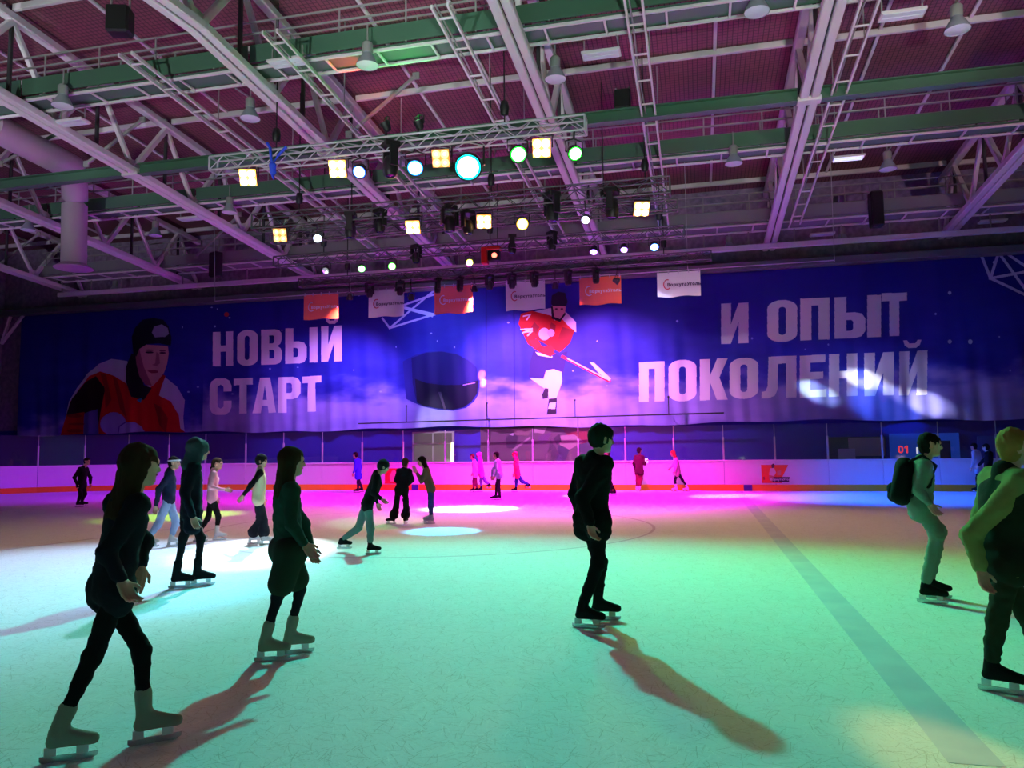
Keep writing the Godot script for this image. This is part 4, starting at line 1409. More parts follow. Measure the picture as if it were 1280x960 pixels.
func build_boards() -> void:
	var root := thing("rink_boards", "white rink boards with a yellow kick strip and clear glass panes on top", "rink boards", Vector3(0, 0, -28.5))
	var o := root.position
	var p := board_path()
	for i in p.size() - 1:
		var a: Vector3 = p[i] - o
		var b: Vector3 = p[i + 1] - o
		var gap := (b - a).normalized() * 0.006
		var out := (b - a).normalized().cross(Vector3.UP)
		bar("board_panel", root, a + gap + Vector3.UP * 0.63, b - gap + Vector3.UP * 0.63, 0.06, 0.82, M.board_white)
		bar("kick_strip", root, a + Vector3.UP * 0.11, b + Vector3.UP * 0.11, 0.085, 0.22, M.board_yellow)
		bar("top_rail", root, a + Vector3.UP * 1.065, b + Vector3.UP * 1.065, 0.11, 0.05, M.board_white)
		bar("glass_pane", root, a + gap * 4.0 + Vector3.UP * 1.71, b - gap * 4.0 + Vector3.UP * 1.71, 0.012, 1.24, M.pane)
		bar("post", root, a + Vector3.UP * 1.09, a + Vector3.UP * 1.9, 0.06, 0.06, M.aluminium)
		bar("glass_edge", root, a + Vector3.UP * 1.9, a + Vector3.UP * 2.33, 0.02, 0.02, M.aluminium)
	for x in [519.0, 935.0]:
		var q := on_z(x, 611, -28.44)
		part("blue_pad", box(Vector3(0.28, 0.22, 0.03)), M.blue_pad, root, Transform3D(Basis(), Vector3(q.x, 0.11, -28.435) - o))
	# paper-thin stickers on the boards
	var z := -28.455
	var poster := thing("board_sticker", "orange slant-cut sticker with a player and a black caption strip on the boards", "sticker", on_z(952, 603, z))
	var mk := func(xy: Array) -> PackedVector2Array:
		var r := PackedVector2Array()
		for i in range(0, xy.size(), 2):
			var v := on_z(930 + xy[i] / 16.0, 570 + xy[i + 1] / 16.0, z) - poster.position
			r.append(Vector2(v.x, v.y))
		return r
	part("orange_sheet", slab(mk.call([340, 178, 885, 178, 770, 410, 760, 540, 360, 540]), 0.004), mat("sticker_orange", C(224, 84, 22), 0.6), poster)
	for q in [[[520, 250, 600, 235, 640, 330, 600, 400, 500, 380], C(214, 190, 186)], [[545, 175, 590, 150, 615, 185, 600, 240, 555, 240], C(60, 40, 44)], [[500, 390, 620, 400, 570, 520, 500, 470], C(190, 120, 110)], [[660, 300, 740, 290, 740, 380, 670, 390], C(200, 130, 110)], [[380, 420, 410, 410, 420, 470, 390, 480], C(150, 40, 20)]]:
		part("printed_figure", slab(mk.call(q[0]), 0.003), mat("sticker %s" % q[1].to_html(), q[1], 0.6), poster, Transform3D(Basis(), Vector3(0, 0, 0.004)))
	part("caption_strip", slab(mk.call([590, 420, 912, 420, 900, 515, 570, 515]), 0.003), mat("sticker_black", C(24, 10, 20), 0.6), poster, Transform3D(Basis(), Vector3(0, 0, 0.006)))
	var cap := on_z(930 + 745 / 16.0, 570 + 468 / 16.0, z) - poster.position
	part("caption", text("ВоркутаУголь", 0.075), M.board_white, poster, Transform3D(Basis(), cap + Vector3(0, 0, 0.012)))
	var p2 := thing("board_sticker", "red sticker with a pale figure on the boards behind the dark-clad couple", "sticker", on_z(487, 603, z))
	part("red_sheet", slab(PackedVector2Array([Vector2(-0.2, -0.05), Vector2(0.45, -0.05), Vector2(0.45, 0.55), Vector2(-0.2, 0.55)]), 0.004), mat("sticker_red", C(206, 52, 30), 0.6), p2)
	part("printed_figure", slab(PackedVector2Array([Vector2(0.02, 0.02), Vector2(0.3, 0.05), Vector2(0.34, 0.3), Vector2(0.22, 0.48), Vector2(0.1, 0.45), Vector2(0.0, 0.25)]), 0.003), mat("sticker_pale", C(220, 170, 150), 0.6), p2, Transform3D(Basis(), Vector3(0, 0, 0.004)))

func text(s: String, h: float, bold := true) -> TextMesh:
	var t := TextMesh.new()
	t.text = s
	var f := SystemFont.new()
	f.font_names = PackedStringArray(["Droid Sans"])
	f.font_weight = 700 if bold else 400
	t.font = f
	t.font_size = 48
	t.pixel_size = h / 34.0
	t.depth = 0.004
	t.curve_step = 2.0
	return t

# ---------------------------------------------------------------- behind the glass
func build_far_side() -> void:
	var z := -30.95
	# dark rail with uprights hung in front of the foot of the banner
	var rail := thing("net_rail", "thin dark rail with short uprights in front of the foot of the banner", "rail", on_z(448, 530, -30.2))
	var o := rail.position
	var a := on_z(448, 529.5, -30.2) - o
	var b := on_z(905, 516, -30.2) - o
	bar("rail_tube", rail, a, b, 0.05, 0.05, M.black_metal)
	for x in [508.0, 609.0, 719.0, 836.0]:
		var q := on_z(x, 529.5 - (x - 448.0) * 0.0295, -30.2) - o
		bar("upright", rail, q, q + Vector3.UP * 0.66, 0.03, 0.03, M.black_metal)
		part("finial", M.ball, M.black_metal, rail, Transform3D(Basis().scaled(Vector3.ONE * 0.04), q + Vector3.UP * 0.68))
		bar("wall_bracket", rail, q, q + Vector3(0, 0, -0.42), 0.03, 0.03, M.black_metal)
	# lit window of the room behind the rink
	var w := setting("window_1")
	var p0 := on_z(517, 578, z)
	var p1 := on_z(566, 541, z)
	block("window_frame", w, Vector3(p0.x - 0.06, 1.0, z - 0.05), Vector3(p1.x + 0.06, p1.y + 0.06, z + 0.02), M.grey_steel)
	for k in 2:
		for j in 2:
			var xa := lerpf(p0.x, p1.x, k * 0.5) + 0.03
			var ya := 1.08 if j == 0 else p1.y - 0.42
			var yb := p1.y - 0.47 if j == 0 else p1.y
			block("window_pane", w, Vector3(xa, ya, z + 0.01), Vector3(lerpf(p0.x, p1.x, k * 0.5 + 0.5) - 0.03, yb, z + 0.04), glow("window light %d" % j, C(176, 178, 150) if j == 0 else C(150, 144, 112), 0.17 if j == 0 else 0.1))
	for j in 2:
		M["window light %d" % j].albedo_color = C(58, 60, 52)
	var tube := thing("strip_lamp", "upright yellow-white strip lamp glowing behind the glass", "lamp", on_z(565.5, 578, -30.6))
	block("housing", tube, Vector3(-0.07, -0.3, -0.06), Vector3(0.07, 0.86, 0.0), M.grey_steel)
	block("lamp_tube", tube, Vector3(-0.05, -0.25, 0.0), Vector3(0.05, 0.82, 0.04), glow("strip light", Color(1.0, 0.97, 0.72), 1.6))
	var om := OmniLight3D.new()
	om.name = "strip_light"
	om.light_color = Color(1.0, 0.95, 0.65)
	om.light_energy = 0.8
	om.light_size = 0.1
	om.omni_range = 60.0
	om.omni_attenuation = 2.0
	om.shadow_enabled = true
	om.position = Vector3(0, 0.3, 0.12)
	tube.add_child(om)
	bar("wall_arm", tube, Vector3(0, 0.3, -0.05), Vector3(0, 0.3, -0.4), 0.04, 0.04, M.grey_steel)
	# printed board with a hockey scene on the lower wall
	var mu := thing("wall_picture", "dim printed wall picture of hockey players behind the glass under the banner", "picture", on_z(600, 580, z))
	var mo := mu.position
	var rect := func(x0: float, y0: float, x1: float, y1: float, lift: float, called: String, m: Material, thick := 0.006) -> void:
		var u := on_z(x0, y1, z) - mo
		var v := on_z(x1, y0, z) - mo
		block(called, mu, Vector3(u.x, u.y, lift), Vector3(v.x, v.y, lift + thick), m)
	rect.call(601, 531.5, 748, 579, 0.0, "panel", mat("mural_ground", C(70, 58, 60), 0.6), 0.03)
	var shapes := [
		[[700, 532, 712, 528, 738, 530, 742, 548, 732, 556, 716, 552], C(176, 24, 20)], [[698, 545, 718, 543, 730, 552, 712, 562, 700, 556], C(206, 170, 170)], [[692, 548, 700, 542, 702, 552, 696, 556], C(34, 26, 44)],
		[[698, 556, 712, 562, 706, 577, 695, 577], C(40, 44, 84)], [[722, 556, 738, 552, 744, 577, 730, 577], C(60, 84, 96)], [[632, 548, 640, 540, 648, 546, 644, 560, 634, 560], C(32, 34, 48)], [[636, 543, 642, 541, 642, 545], C(220, 214, 220)],
		[[640, 562, 662, 546, 664, 547.5, 642, 564], C(200, 180, 180)], [[640, 536, 668, 534, 660, 545, 645, 544], C(150, 124, 110)], [[668, 533, 684, 534, 680, 542, 668, 541], C(206, 184, 180)], [[672, 546, 690, 540, 684, 552, 676, 556], C(112, 64, 120)],
		[[625, 564, 680, 562, 680, 574, 625, 575], C(122, 110, 104)], [[688, 548, 698, 566, 692, 578, 684, 578], C(60, 50, 60)]]
	for i in shapes.size():
		var poly := PackedVector2Array()
		for j in range(0, shapes[i][0].size(), 2):
			var v := on_z(shapes[i][0][j], maxf(shapes[i][0][j + 1], 532.5), z) - mo
			poly.append(Vector2(v.x, v.y))
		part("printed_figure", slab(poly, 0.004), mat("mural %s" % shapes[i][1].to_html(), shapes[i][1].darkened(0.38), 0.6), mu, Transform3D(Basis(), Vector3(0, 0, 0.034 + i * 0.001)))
	# dim office front on the right: pale panel, seat back, blue sign
	var of := thing("wall_panel_board", "dim grey-brown notice panel on the navy wall behind the glass", "panel", on_z(1036, 577, z))
	block("frame", of, Vector3(0, 0.1, 0), Vector3(on_z(1108, 577, z).x - of.position.x, on_z(1070, 546, z).y - of.position.y, 0.05), M.dark_steel)
	block("sheet", of, Vector3(0.7, 0.2, 0.05), Vector3(on_z(1106, 577, z).x - of.position.x, on_z(1070, 547, z).y - of.position.y, 0.07), mat("notice_sheet", C(150, 146, 136), 0.7))
	var ch := thing("chair_back", "pale grey chair back standing behind the boards below the notice panel", "chair", Vector3(on_z(1059, 577, -29.6).x, 0.02, -29.6))
	block("backrest", ch, Vector3(-0.28, 0.72, -0.04), Vector3(0.28, 1.42, 0.02), mat("chair_grey", C(168, 172, 182), 0.6))
	block("seat", ch, Vector3(-0.28, 0.66, -0.5), Vector3(0.28, 0.74, -0.02), mat("chair_grey", C(168, 172, 182), 0.6))
	for q in [[-0.25, -0.02], [0.25, -0.02], [-0.25, -0.46], [0.25, -0.46]]:
		bar("leg", ch, Vector3(q[0], 0.0, q[1]), Vector3(q[0], 0.68, q[1]), 0.04, 0.04, M.dark_steel)
	var sg := thing("score_sign", "glowing blue sign board with red and white figures behind the glass", "sign", on_z(1113, 578, z))
	var so := sg.position
	var q1 := on_z(1198, 541, z) - so
	block("panel", sg, Vector3(0, 0.05, 0), Vector3(q1.x, q1.y, 0.06), glow("sign blue", C(28, 74, 190), 0.28))
	var d := on_z(1129, 562, z) - so
	part("digits", text("01", 0.26), glow("sign red", C(240, 60, 60), 0.9), sg, Transform3D(Basis(), d + Vector3(0, 0, 0.065)))
	d = on_z(1147, 562, z) - so
	part("mark", text("г", 0.3), glow("sign white", C(235, 235, 245), 0.8), sg, Transform3D(Basis(), d + Vector3(0, 0, 0.065)))
	d = on_z(1180, 561, z) - so
	block("dark_door", sg, Vector3(d.x - 0.2, 0.06, 0.06), Vector3(d.x + 0.2, d.y + 0.3, 0.08), M.dark_blue)
	var bl := thing("wall_panel_board", "plain blue board on the navy wall beside the pair at the boards", "panel", on_z(1223, 577, z))
	block("sheet", bl, Vector3(0, 0.1, 0), Vector3(1.6, on_z(1230, 545, z).y - bl.position.y, 0.05), mat("blue_board", C(40, 70, 170), 0.7))

# ---------------------------------------------------------------- flags
func build_flags() -> void:
	var z := -27.2
	var cable := thing("flag_cable", "thin steel cable strung before the banner carrying six small flags", "cable", Vector3(-7, 7.72, z))
	var g := Geo.new()
	g.tube([Vector3(-19.0, 7.70, z) - cable.position, Vector3(-7, 7.74, z) - cable.position, Vector3(4.6, 7.76, z) - cable.position], 0.02, 6)
	part("cable", g.mesh(), M.aluminium, cable)
	for x in [-19.0, -13.0, -6.0, -0.2, 4.6]:
		bar("hanger", cable, Vector3(x, 7.72, z) - cable.position, Vector3(x, chord_y(-27.0) + 2.42, -27.0) - cable.position, 0.02, 0.02, M.aluminium)
	var words := ["first orange flag on the cable, beside the lettering of the banner", "first white flag on the cable, next to the outer orange flag", "orange flag hanging between two white flags", "white flag hanging beside the helmet of the printed skater", "orange flag hanging past the shoulder of the printed skater", "white flag at the end of the row, above the printed capital letters"]
	var boxes_px := [[380, 423, 367, 400], [461, 505, 364.5, 397], [543, 591, 361, 393], [632, 681, 354, 389], [724, 776, 346, 382], [821, 875, 336, 372]]
	for i in 6:
		var q: Array = boxes_px[i]
		var a := on_z(q[0], q[2] + 1.5, z)
		var b := on_z(q[1], q[2] - 1.5, z)
		var low := on_z(q[0], q[3], z)
		var orange := i % 2 == 0
		var root := thing("flag", words[i], "flag", Vector3((a.x + b.x) * 0.5, 7.7, z), "flags on the cable")
		var w := b.x - a.x
		var h := 7.7 - low.y
		var f := Geo.new()
		for j in 9:
			for k in 17:
				var u := k / 16.0
				var v := j / 8.0
				f.V.append(Vector3((u - 0.5) * w, -v * h - 0.02 * sin(u * 9.0 + i) * v, 0.022 * sin(u * 11.0 + i * 1.7) * (0.3 + v) ))
		for j in 8:
			for k in 16:
				var at := j * 17 + k
				f.I.append_array([at, at + 1, at + 17, at + 1, at + 18, at + 17])
		var m := cloth("flag_orange" if orange else "flag_white", C(240, 104, 28) if orange else C(226, 222, 228))
		m.backlight_enabled = true
		m.backlight = Color(0.5, 0.5, 0.5)
		part("flag_cloth", f.mesh(), m, root)
		var ink := mat("flag_ink_white" if orange else "flag_ink_dark", C(240, 236, 236) if orange else C(30, 26, 60), 0.7)
		part("lettering", text("ВоркутаУголь", 0.118), ink, root, Transform3D(Basis(), Vector3(w * 0.12, -h * 0.52, 0.05)))
		var lg := Geo.new()
		var arc := []
		for k in 13:
			var t := deg_to_rad(70.0 + k * 20.0)
			arc.append(Vector3(-w * 0.26 + 0.13 * cos(t), -h * 0.5 + 0.17 * sin(t), 0.05))
		lg.tube(arc, 0.018, 5)
		part("emblem", lg.mesh(), mat("flag_ink_white", C(240, 236, 236), 0.7) if orange else mat("flag_ink_red", C(200, 60, 90), 0.7), root)
		for k in 5:
			part("clip", box(Vector3(0.03, 0.13, 0.03)), M.aluminium, root, Transform3D(Basis(), Vector3((k / 4.0 - 0.5) * w * 0.94, 0.02, 0)))

# ---------------------------------------------------------------- the stage lighting rig
func build_rig() -> void:
	box_truss("silvery box truss at the front of the rig carrying the cyan and green lamps", -11.65, -2.24, 8.58, 8.92, -16.5, M.aluminium, [-9.9, -4.1])
	box_truss("dark box truss carrying the yellow lamp and three warm floodlights", -12.96, -0.55, 8.3, 8.74, -20.5, M.dark_aluminium, [-11.5, -5.5, -1.2])
	box_truss("thin dark box truss just behind the floodlight truss", -13.3, -0.4, 8.32, 8.6, -22.0, M.dark_aluminium, [-10.5, -2.5])
	box_truss("dark box truss with the small green and violet lamps", -14.35, -0.25, 8.08, 8.4, -24.0, M.dark_aluminium, [-12.5, -6.5, -1.0])
	box_truss("slim dark box truss right above the cable with the flags", -15.0, 0.6, 7.98, 8.26, -26.9, M.dark_aluminium, [-13.0, -7.0, -1.0])
	var z1 := -16.4
	var crew := Vector3(-1.5, 0.5, -1.0)
	# warm audience floodlights
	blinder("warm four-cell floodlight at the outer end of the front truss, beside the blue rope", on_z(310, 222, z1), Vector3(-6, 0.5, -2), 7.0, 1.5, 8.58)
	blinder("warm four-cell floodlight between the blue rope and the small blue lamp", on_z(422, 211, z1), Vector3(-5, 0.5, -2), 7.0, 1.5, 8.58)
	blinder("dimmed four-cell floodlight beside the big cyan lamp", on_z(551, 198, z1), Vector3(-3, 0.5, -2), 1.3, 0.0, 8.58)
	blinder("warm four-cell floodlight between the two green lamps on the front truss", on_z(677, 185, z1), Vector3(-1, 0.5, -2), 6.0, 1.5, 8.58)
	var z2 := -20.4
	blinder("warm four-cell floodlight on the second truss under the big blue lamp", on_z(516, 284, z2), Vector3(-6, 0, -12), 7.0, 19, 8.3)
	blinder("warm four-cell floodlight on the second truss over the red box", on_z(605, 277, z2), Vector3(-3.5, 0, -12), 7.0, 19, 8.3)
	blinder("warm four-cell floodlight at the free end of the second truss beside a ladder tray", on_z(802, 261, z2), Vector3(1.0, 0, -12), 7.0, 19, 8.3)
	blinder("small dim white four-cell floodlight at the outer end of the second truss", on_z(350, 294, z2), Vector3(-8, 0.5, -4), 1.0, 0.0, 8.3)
	# coloured lamps of the front truss
	var cyan := Color(0.02, 1.0, 0.87)
	par_lamp("big glaring cyan stage lamp in the middle of the front truss", on_z(585, 209, z1), Vector3(-1.9, 0, -5.5), 0.3, Color(0.0, 0.95, 0.95), 12.0, 8.58, [[Vector3(-1.9, 0, -4.7), cyan, 148, 43, 1.0]])
	par_lamp("small blue stage lamp beside a warm floodlight on the front truss", on_z(449, 215, z1), on_ice(60, 760), 0.16, Color(0.1, 0.35, 1.0), 9.0, 8.58, [[on_ice(60, 720), Color(0.72, 0.86, 1.0), 190, 22, 0.9]])
	par_lamp("blue stage lamp between the hanging dark lamp and the dimmed floodlight", on_z(519, 210, z1), on_ice(420, 770), 0.19, Color(0.05, 0.55, 1.0), 10.0, 8.58, [[on_ice(552, 664), Color(0.1, 0.8, 1.0), 220, 5.5, 0.4], [on_ice(240, 742), Color(0.1, 0.75, 1.0), 90, 5, 0.6]])
	par_lamp("green stage lamp beside the big cyan lamp", on_z(648, 193, z1), on_ice(1000, 830), 0.19, Color(0.05, 1.0, 0.15), 10.0, 8.58, [[on_ice(1120, 740), Color(0.12, 1.0, 0.3), 42, 27, 1.0]])
	par_lamp("green stage lamp at the free end of the front truss", on_z(719, 192, z1), on_ice(1200, 800), 0.16, Color(0.05, 1.0, 0.1), 10.0, 8.58, [[on_ice(1260, 760), Color(0.1, 1.0, 0.22), 36, 22, 1.0]])
	# second truss
	par_lamp("yellow stage lamp between two warm floodlights of the second truss", on_z(653, 280, z2), on_ice(1180, 950), 0.17, Color(1.0, 0.82, 0.05), 9.0, 8.3, [[on_ice(1235, 975), Color(1.0, 0.8, 0.4), 260, 1.5, 0.6], [on_ice(905, 620), Color(1.0, 0.95, 0.45), 130, 5.5, 0.4]])
	par_lamp("small white stage lamp towards the free end of the second truss", on_z(732, 275, z2), on_ice(590, 700), 0.12, Color(0.85, 0.9, 1.0), 7.0, 8.3, [[on_ice(590, 636), Color(1.0, 0.98, 0.96), 320, 9, 0.5], [on_ice(722, 620), Color(1.0, 0.95, 0.95), 260, 3.2, 0.3]])
	par_lamp("small white stage lamp near the outer end of the second truss", on_z(397, 298, z2), on_ice(330, 700), 0.13, Color(0.8, 0.9, 1.0), 7.0, 8.3, [[on_ice(325, 687), Color(0.96, 0.98, 1.0), 330, 6.3, 0.5]])
	# third truss: the washes over the far boards
	var z3 := -23.9
	par_lamp("small green lamp on the third truss, second of the green trio", on_z(452, 336, z3), on_ice(480, 660), 0.13, Color(0.15, 1.0, 0.2), 7.0, 8.08, [[on_ice(470, 652), Color(0.1, 1.0, 0.6), 60, 6, 0.4]])
	par_lamp("small green lamp on the third truss, innermost of the green trio", on_z(490, 333, z3), on_ice(520, 700), 0.13, Color(0.2, 1.0, 0.1), 7.0, 8.08, [[on_ice(225, 645), Color(0.65, 1.0, 0.12), 170, 8, 0.7]])
	par_lamp("faint green lamp on the third truss, outermost of the green trio", on_z(407, 338, z3), on_ice(300, 650), 0.13, Color(0.02, 0.35, 0.1), 0.5, 8.08, [[on_ice(60, 618), Color(0.62, 0.1, 1.0), 150, 30, 1.0], [Vector3(-13.6, 7.2, -27.2), Color(1.0, 0.86, 0.9), 12, 40, 0.9]])
	par_lamp("small yellow lamp on the third truss beside the red box", on_z(587, 328, z3), on_ice(640, 720), 0.12, Color(0.9, 1.0, 0.15), 3.5, 8.08, [[Vector3(-12.5, 0.2, -26.0), Color(0.95, 0.0, 0.9), 220, 44, 1.0], [Vector3(-8.2, 7.2, -27.2), Color(1.0, 0.86, 0.9), 14, 46, 0.9]])
	par_lamp("violet lamp on the third truss, outer one of the violet pair", on_z(742, 315, z3), on_ice(700, 640), 0.13, Color(0.6, 0.25, 1.0), 7.0, 8.08, [[Vector3(-4.9, 0, -24.0), Color(1.0, 0.0, 0.88), 340, 56, 1.0]])
	par_lamp("violet lamp on the third truss, next to the blue lamp", on_z(780, 312, z3), on_ice(800, 640), 0.12, Color(0.55, 0.25, 1.0), 7.0, 8.08, [[Vector3(-2.2, 0, -25.6), Color(1.0, 0.0, 0.88), 180, 44, 1.0], [Vector3(-1.4, 7.2, -27.2), Color(1.0, 0.86, 0.95), 14, 44, 0.9]])
	par_lamp("blue lamp at the free end of the third truss", on_z(818, 309, z3), on_ice(900, 660), 0.14, Color(0.1, 0.5, 1.0), 7.0, 8.08, [[on_ice(1110, 622), Color(0.1, 0.36, 1.0), 420, 24, 1.0], [on_z(1100, 506, BANNER_Z), Color(0.2, 0.5, 1.0), 260, 4.5, 0.6]])
	# lamps of the fourth truss that graze the banner
	var z4 := -26.8
	par_lamp("small pink lamp under the flag cable, between the outer orange and white flags", on_z(437, 374, z4), on_z(430, 560, -29), 0.11, Color(1.0, 0.2, 0.6), 5.0, 7.98, [[on_z(420, 520, BANNER_Z), Color(0.75, 0.5, 1.0), 90, 42, 0.9]])
	par_lamp("small white lamp under the flag cable beside the first white flag", on_z(514, 374, z4), on_z(520, 560, -29), 0.11, Color(0.8, 0.85, 1.0), 5.0, 7.98, [[on_z(545, 528, BANNER_Z), Color(1.0, 0.95, 1.0), 60, 10, 0.8], [on_z(560, 440, BANNER_Z), Color(0.5, 0.55, 1.0), 36, 48, 0.9]])
	par_lamp("small pink lamp under the flag cable beside the middle orange flag", on_z(593, 364, z4), on_z(600, 560, -29), 0.11, Color(1.0, 0.3, 0.85), 5.0, 7.98, [[on_z(640, 500, BANNER_Z), Color(0.9, 0.52, 1.0), 165, 44, 0.9], [on_z(602, 468, BANNER_Z), Color(1.0, 0.45, 1.0), 1700, 2.1, 0.5], [on_z(604, 478, BANNER_Z), Color(1.0, 0.5, 1.0), 1700, 1.7, 0.5]])
	par_lamp("small white lamp under the flag cable above the printed skater", on_z(694, 360, z4), on_z(700, 560, -29), 0.11, Color(0.9, 0.9, 1.0), 5.0, 7.98, [[on_z(760, 500, BANNER_Z), Color(0.92, 0.5, 0.95), 140, 44, 0.9]])
	par_lamp("small white lamp under the flag cable beside the last orange flag", on_z(773, 352, z4), on_z(1080, 480, BANNER_Z), 0.11, Color(0.95, 0.85, 1.0), 5.0, 7.98, [[on_z(1020, 490, BANNER_Z), Color(0.75, 0.9, 1.0), 260, 2.8, 0.8], [on_z(1080, 474, BANNER_Z), Color(0.92, 0.96, 1.0), 420, 2.4, 0.8], [on_z(1152, 502, BANNER_Z), Color(0.95, 0.96, 1.0), 620, 2.4, 0.8], [on_z(1130, 490, BANNER_Z), Color(0.7, 0.75, 1.0), 70, 9, 1.0]])
	# unlit heads
	for q in [[488, 208, z1, 1.2], [438, 288, z2, 1.1], [475, 282, z2, 1.0], [562, 280, z2, 1.1], [690, 266, z2, 1.2], [765, 262, z2, 1.2], [585, 284, z2, 1.0], [640, 310, z3, 0.9], [690, 306, z3, 0.9], [520, 322, z3, 0.9]]:
		moving_head("unlit black moving-head lamp hanging on a dark truss of the rig", on_z(q[0], q[1], q[2]), q[0] * 0.7, q[3], "unlit moving heads in the rig", {z1: 8.58, z2: 8.3, z3: 8.08}.get(q[2], 8.32))
	for q in [462, 500, 547, 575, 612, 640, 668, 710, 745]:
		moving_head("unlit small black moving head hanging over the flag cable", on_z(q, 366 - (q - 462) * 0.062, -26.7), q * 0.9, 0.8, "unlit moving heads over the flags", 7.98)
	# red effect box
	var red := thing("effect_box", "red metal effect box with a small glowing port on the third truss", "stage light", on_z(613, 319, z3))
	block("casing", red, Vector3(-0.3, -0.28, -0.2), Vector3(-0.1, 0.28, 0.1), M.red_box)
	block("top_plate", red, Vector3(-0.1, 0.16, -0.2), Vector3(0.34, 0.28, 0.1), M.red_box)
	block("inner_casing", red, Vector3(-0.1, -0.18, -0.2), Vector3(0.3, 0.16, 0.02), M.dark_grille)
	var lens := Geo.new()
	lens.lathe([Vector2(0.09, 0.0), Vector2(0.05, 0.02), Vector2(0.001, 0.03)], 12, Transform3D(aim(Vector3(0, -0.2, 1)), Vector3(0.14, -0.02, 0.03)))
	part("port_light", lens.mesh(), glow("red port", Color(1.0, 0.5, 0.4), 3.0), red)
	bar("hook", red, Vector3(0, 0.28, -0.05), Vector3(0, 8.1 - red.position.y, -0.05), 0.04, 0.04, M.black_metal)
	# blue rope tied round the front truss, and its coil
	var rope := thing("blue_rope", "bright blue rope knotted over the front truss with a hanging coil", "rope", on_z(345, 205, -16.52))
	var g := Geo.new()
	g.tube([Vector3(-0.1, 0.45, 0.25), Vector3(0.0, 0.3, 0.27), Vector3(0.02, 0.05, 0.26), Vector3(0.06, -0.15, 0.22), Vector3(0.0, -0.3, 0.2), Vector3(0.06, -0.45, 0.2), Vector3(0.1, -0.3, 0.2), Vector3(0.04, -0.1, 0.22), Vector3(0.2, 0.1, 0.25), Vector3(0.42, 0.3, 0.24)], 0.035, 6)
	part("rope", g.mesh(), M.blue_rope, rope)
	var kn := Geo.new()
	nets(kn, [[Vector3(0.04, -0.12, 0.22), Vector3(0.04, -0.3, 0.2), 0.09, 0.07]], 0.03, 0.02)
	part("knot", kn.mesh(), M.blue_rope, rope)
	# a red lamp on top of the front truss that paints the bracing of the roof
	par_lamp("red lamp standing upright on the front truss, turned to the roof", Vector3(-7.0, 9.3, -16.4), Vector3(-8.0, 12, -15.2), 0.12, Color(1.0, 0.1, 0.08), 1.2, 8.92, [[Vector3(-8.3, 11.76, -15.4), Color(1.0, 0.08, 0.05), 14, 16, 0.8], [Vector3(-8.4, 11.2, -19.7), Color(1.0, 0.12, 0.06), 22, 10, 0.8], [Vector3(2.3, 10.6, -25.6), Color(1.0, 0.15, 0.1), 90, 5, 0.8]])
	par_lamp("green lamp standing upright on the front truss, turned to the catwalk", Vector3(-6.2, 9.3, -16.5), Vector3(-6.5, 11, -15.6), 0.12, Color(0.1, 1.0, 0.3), 1.2, 8.92, [[Vector3(-7.0, 11, -15.7), Color(0.1, 1.0, 0.35), 3.0, 72, 1.0]])

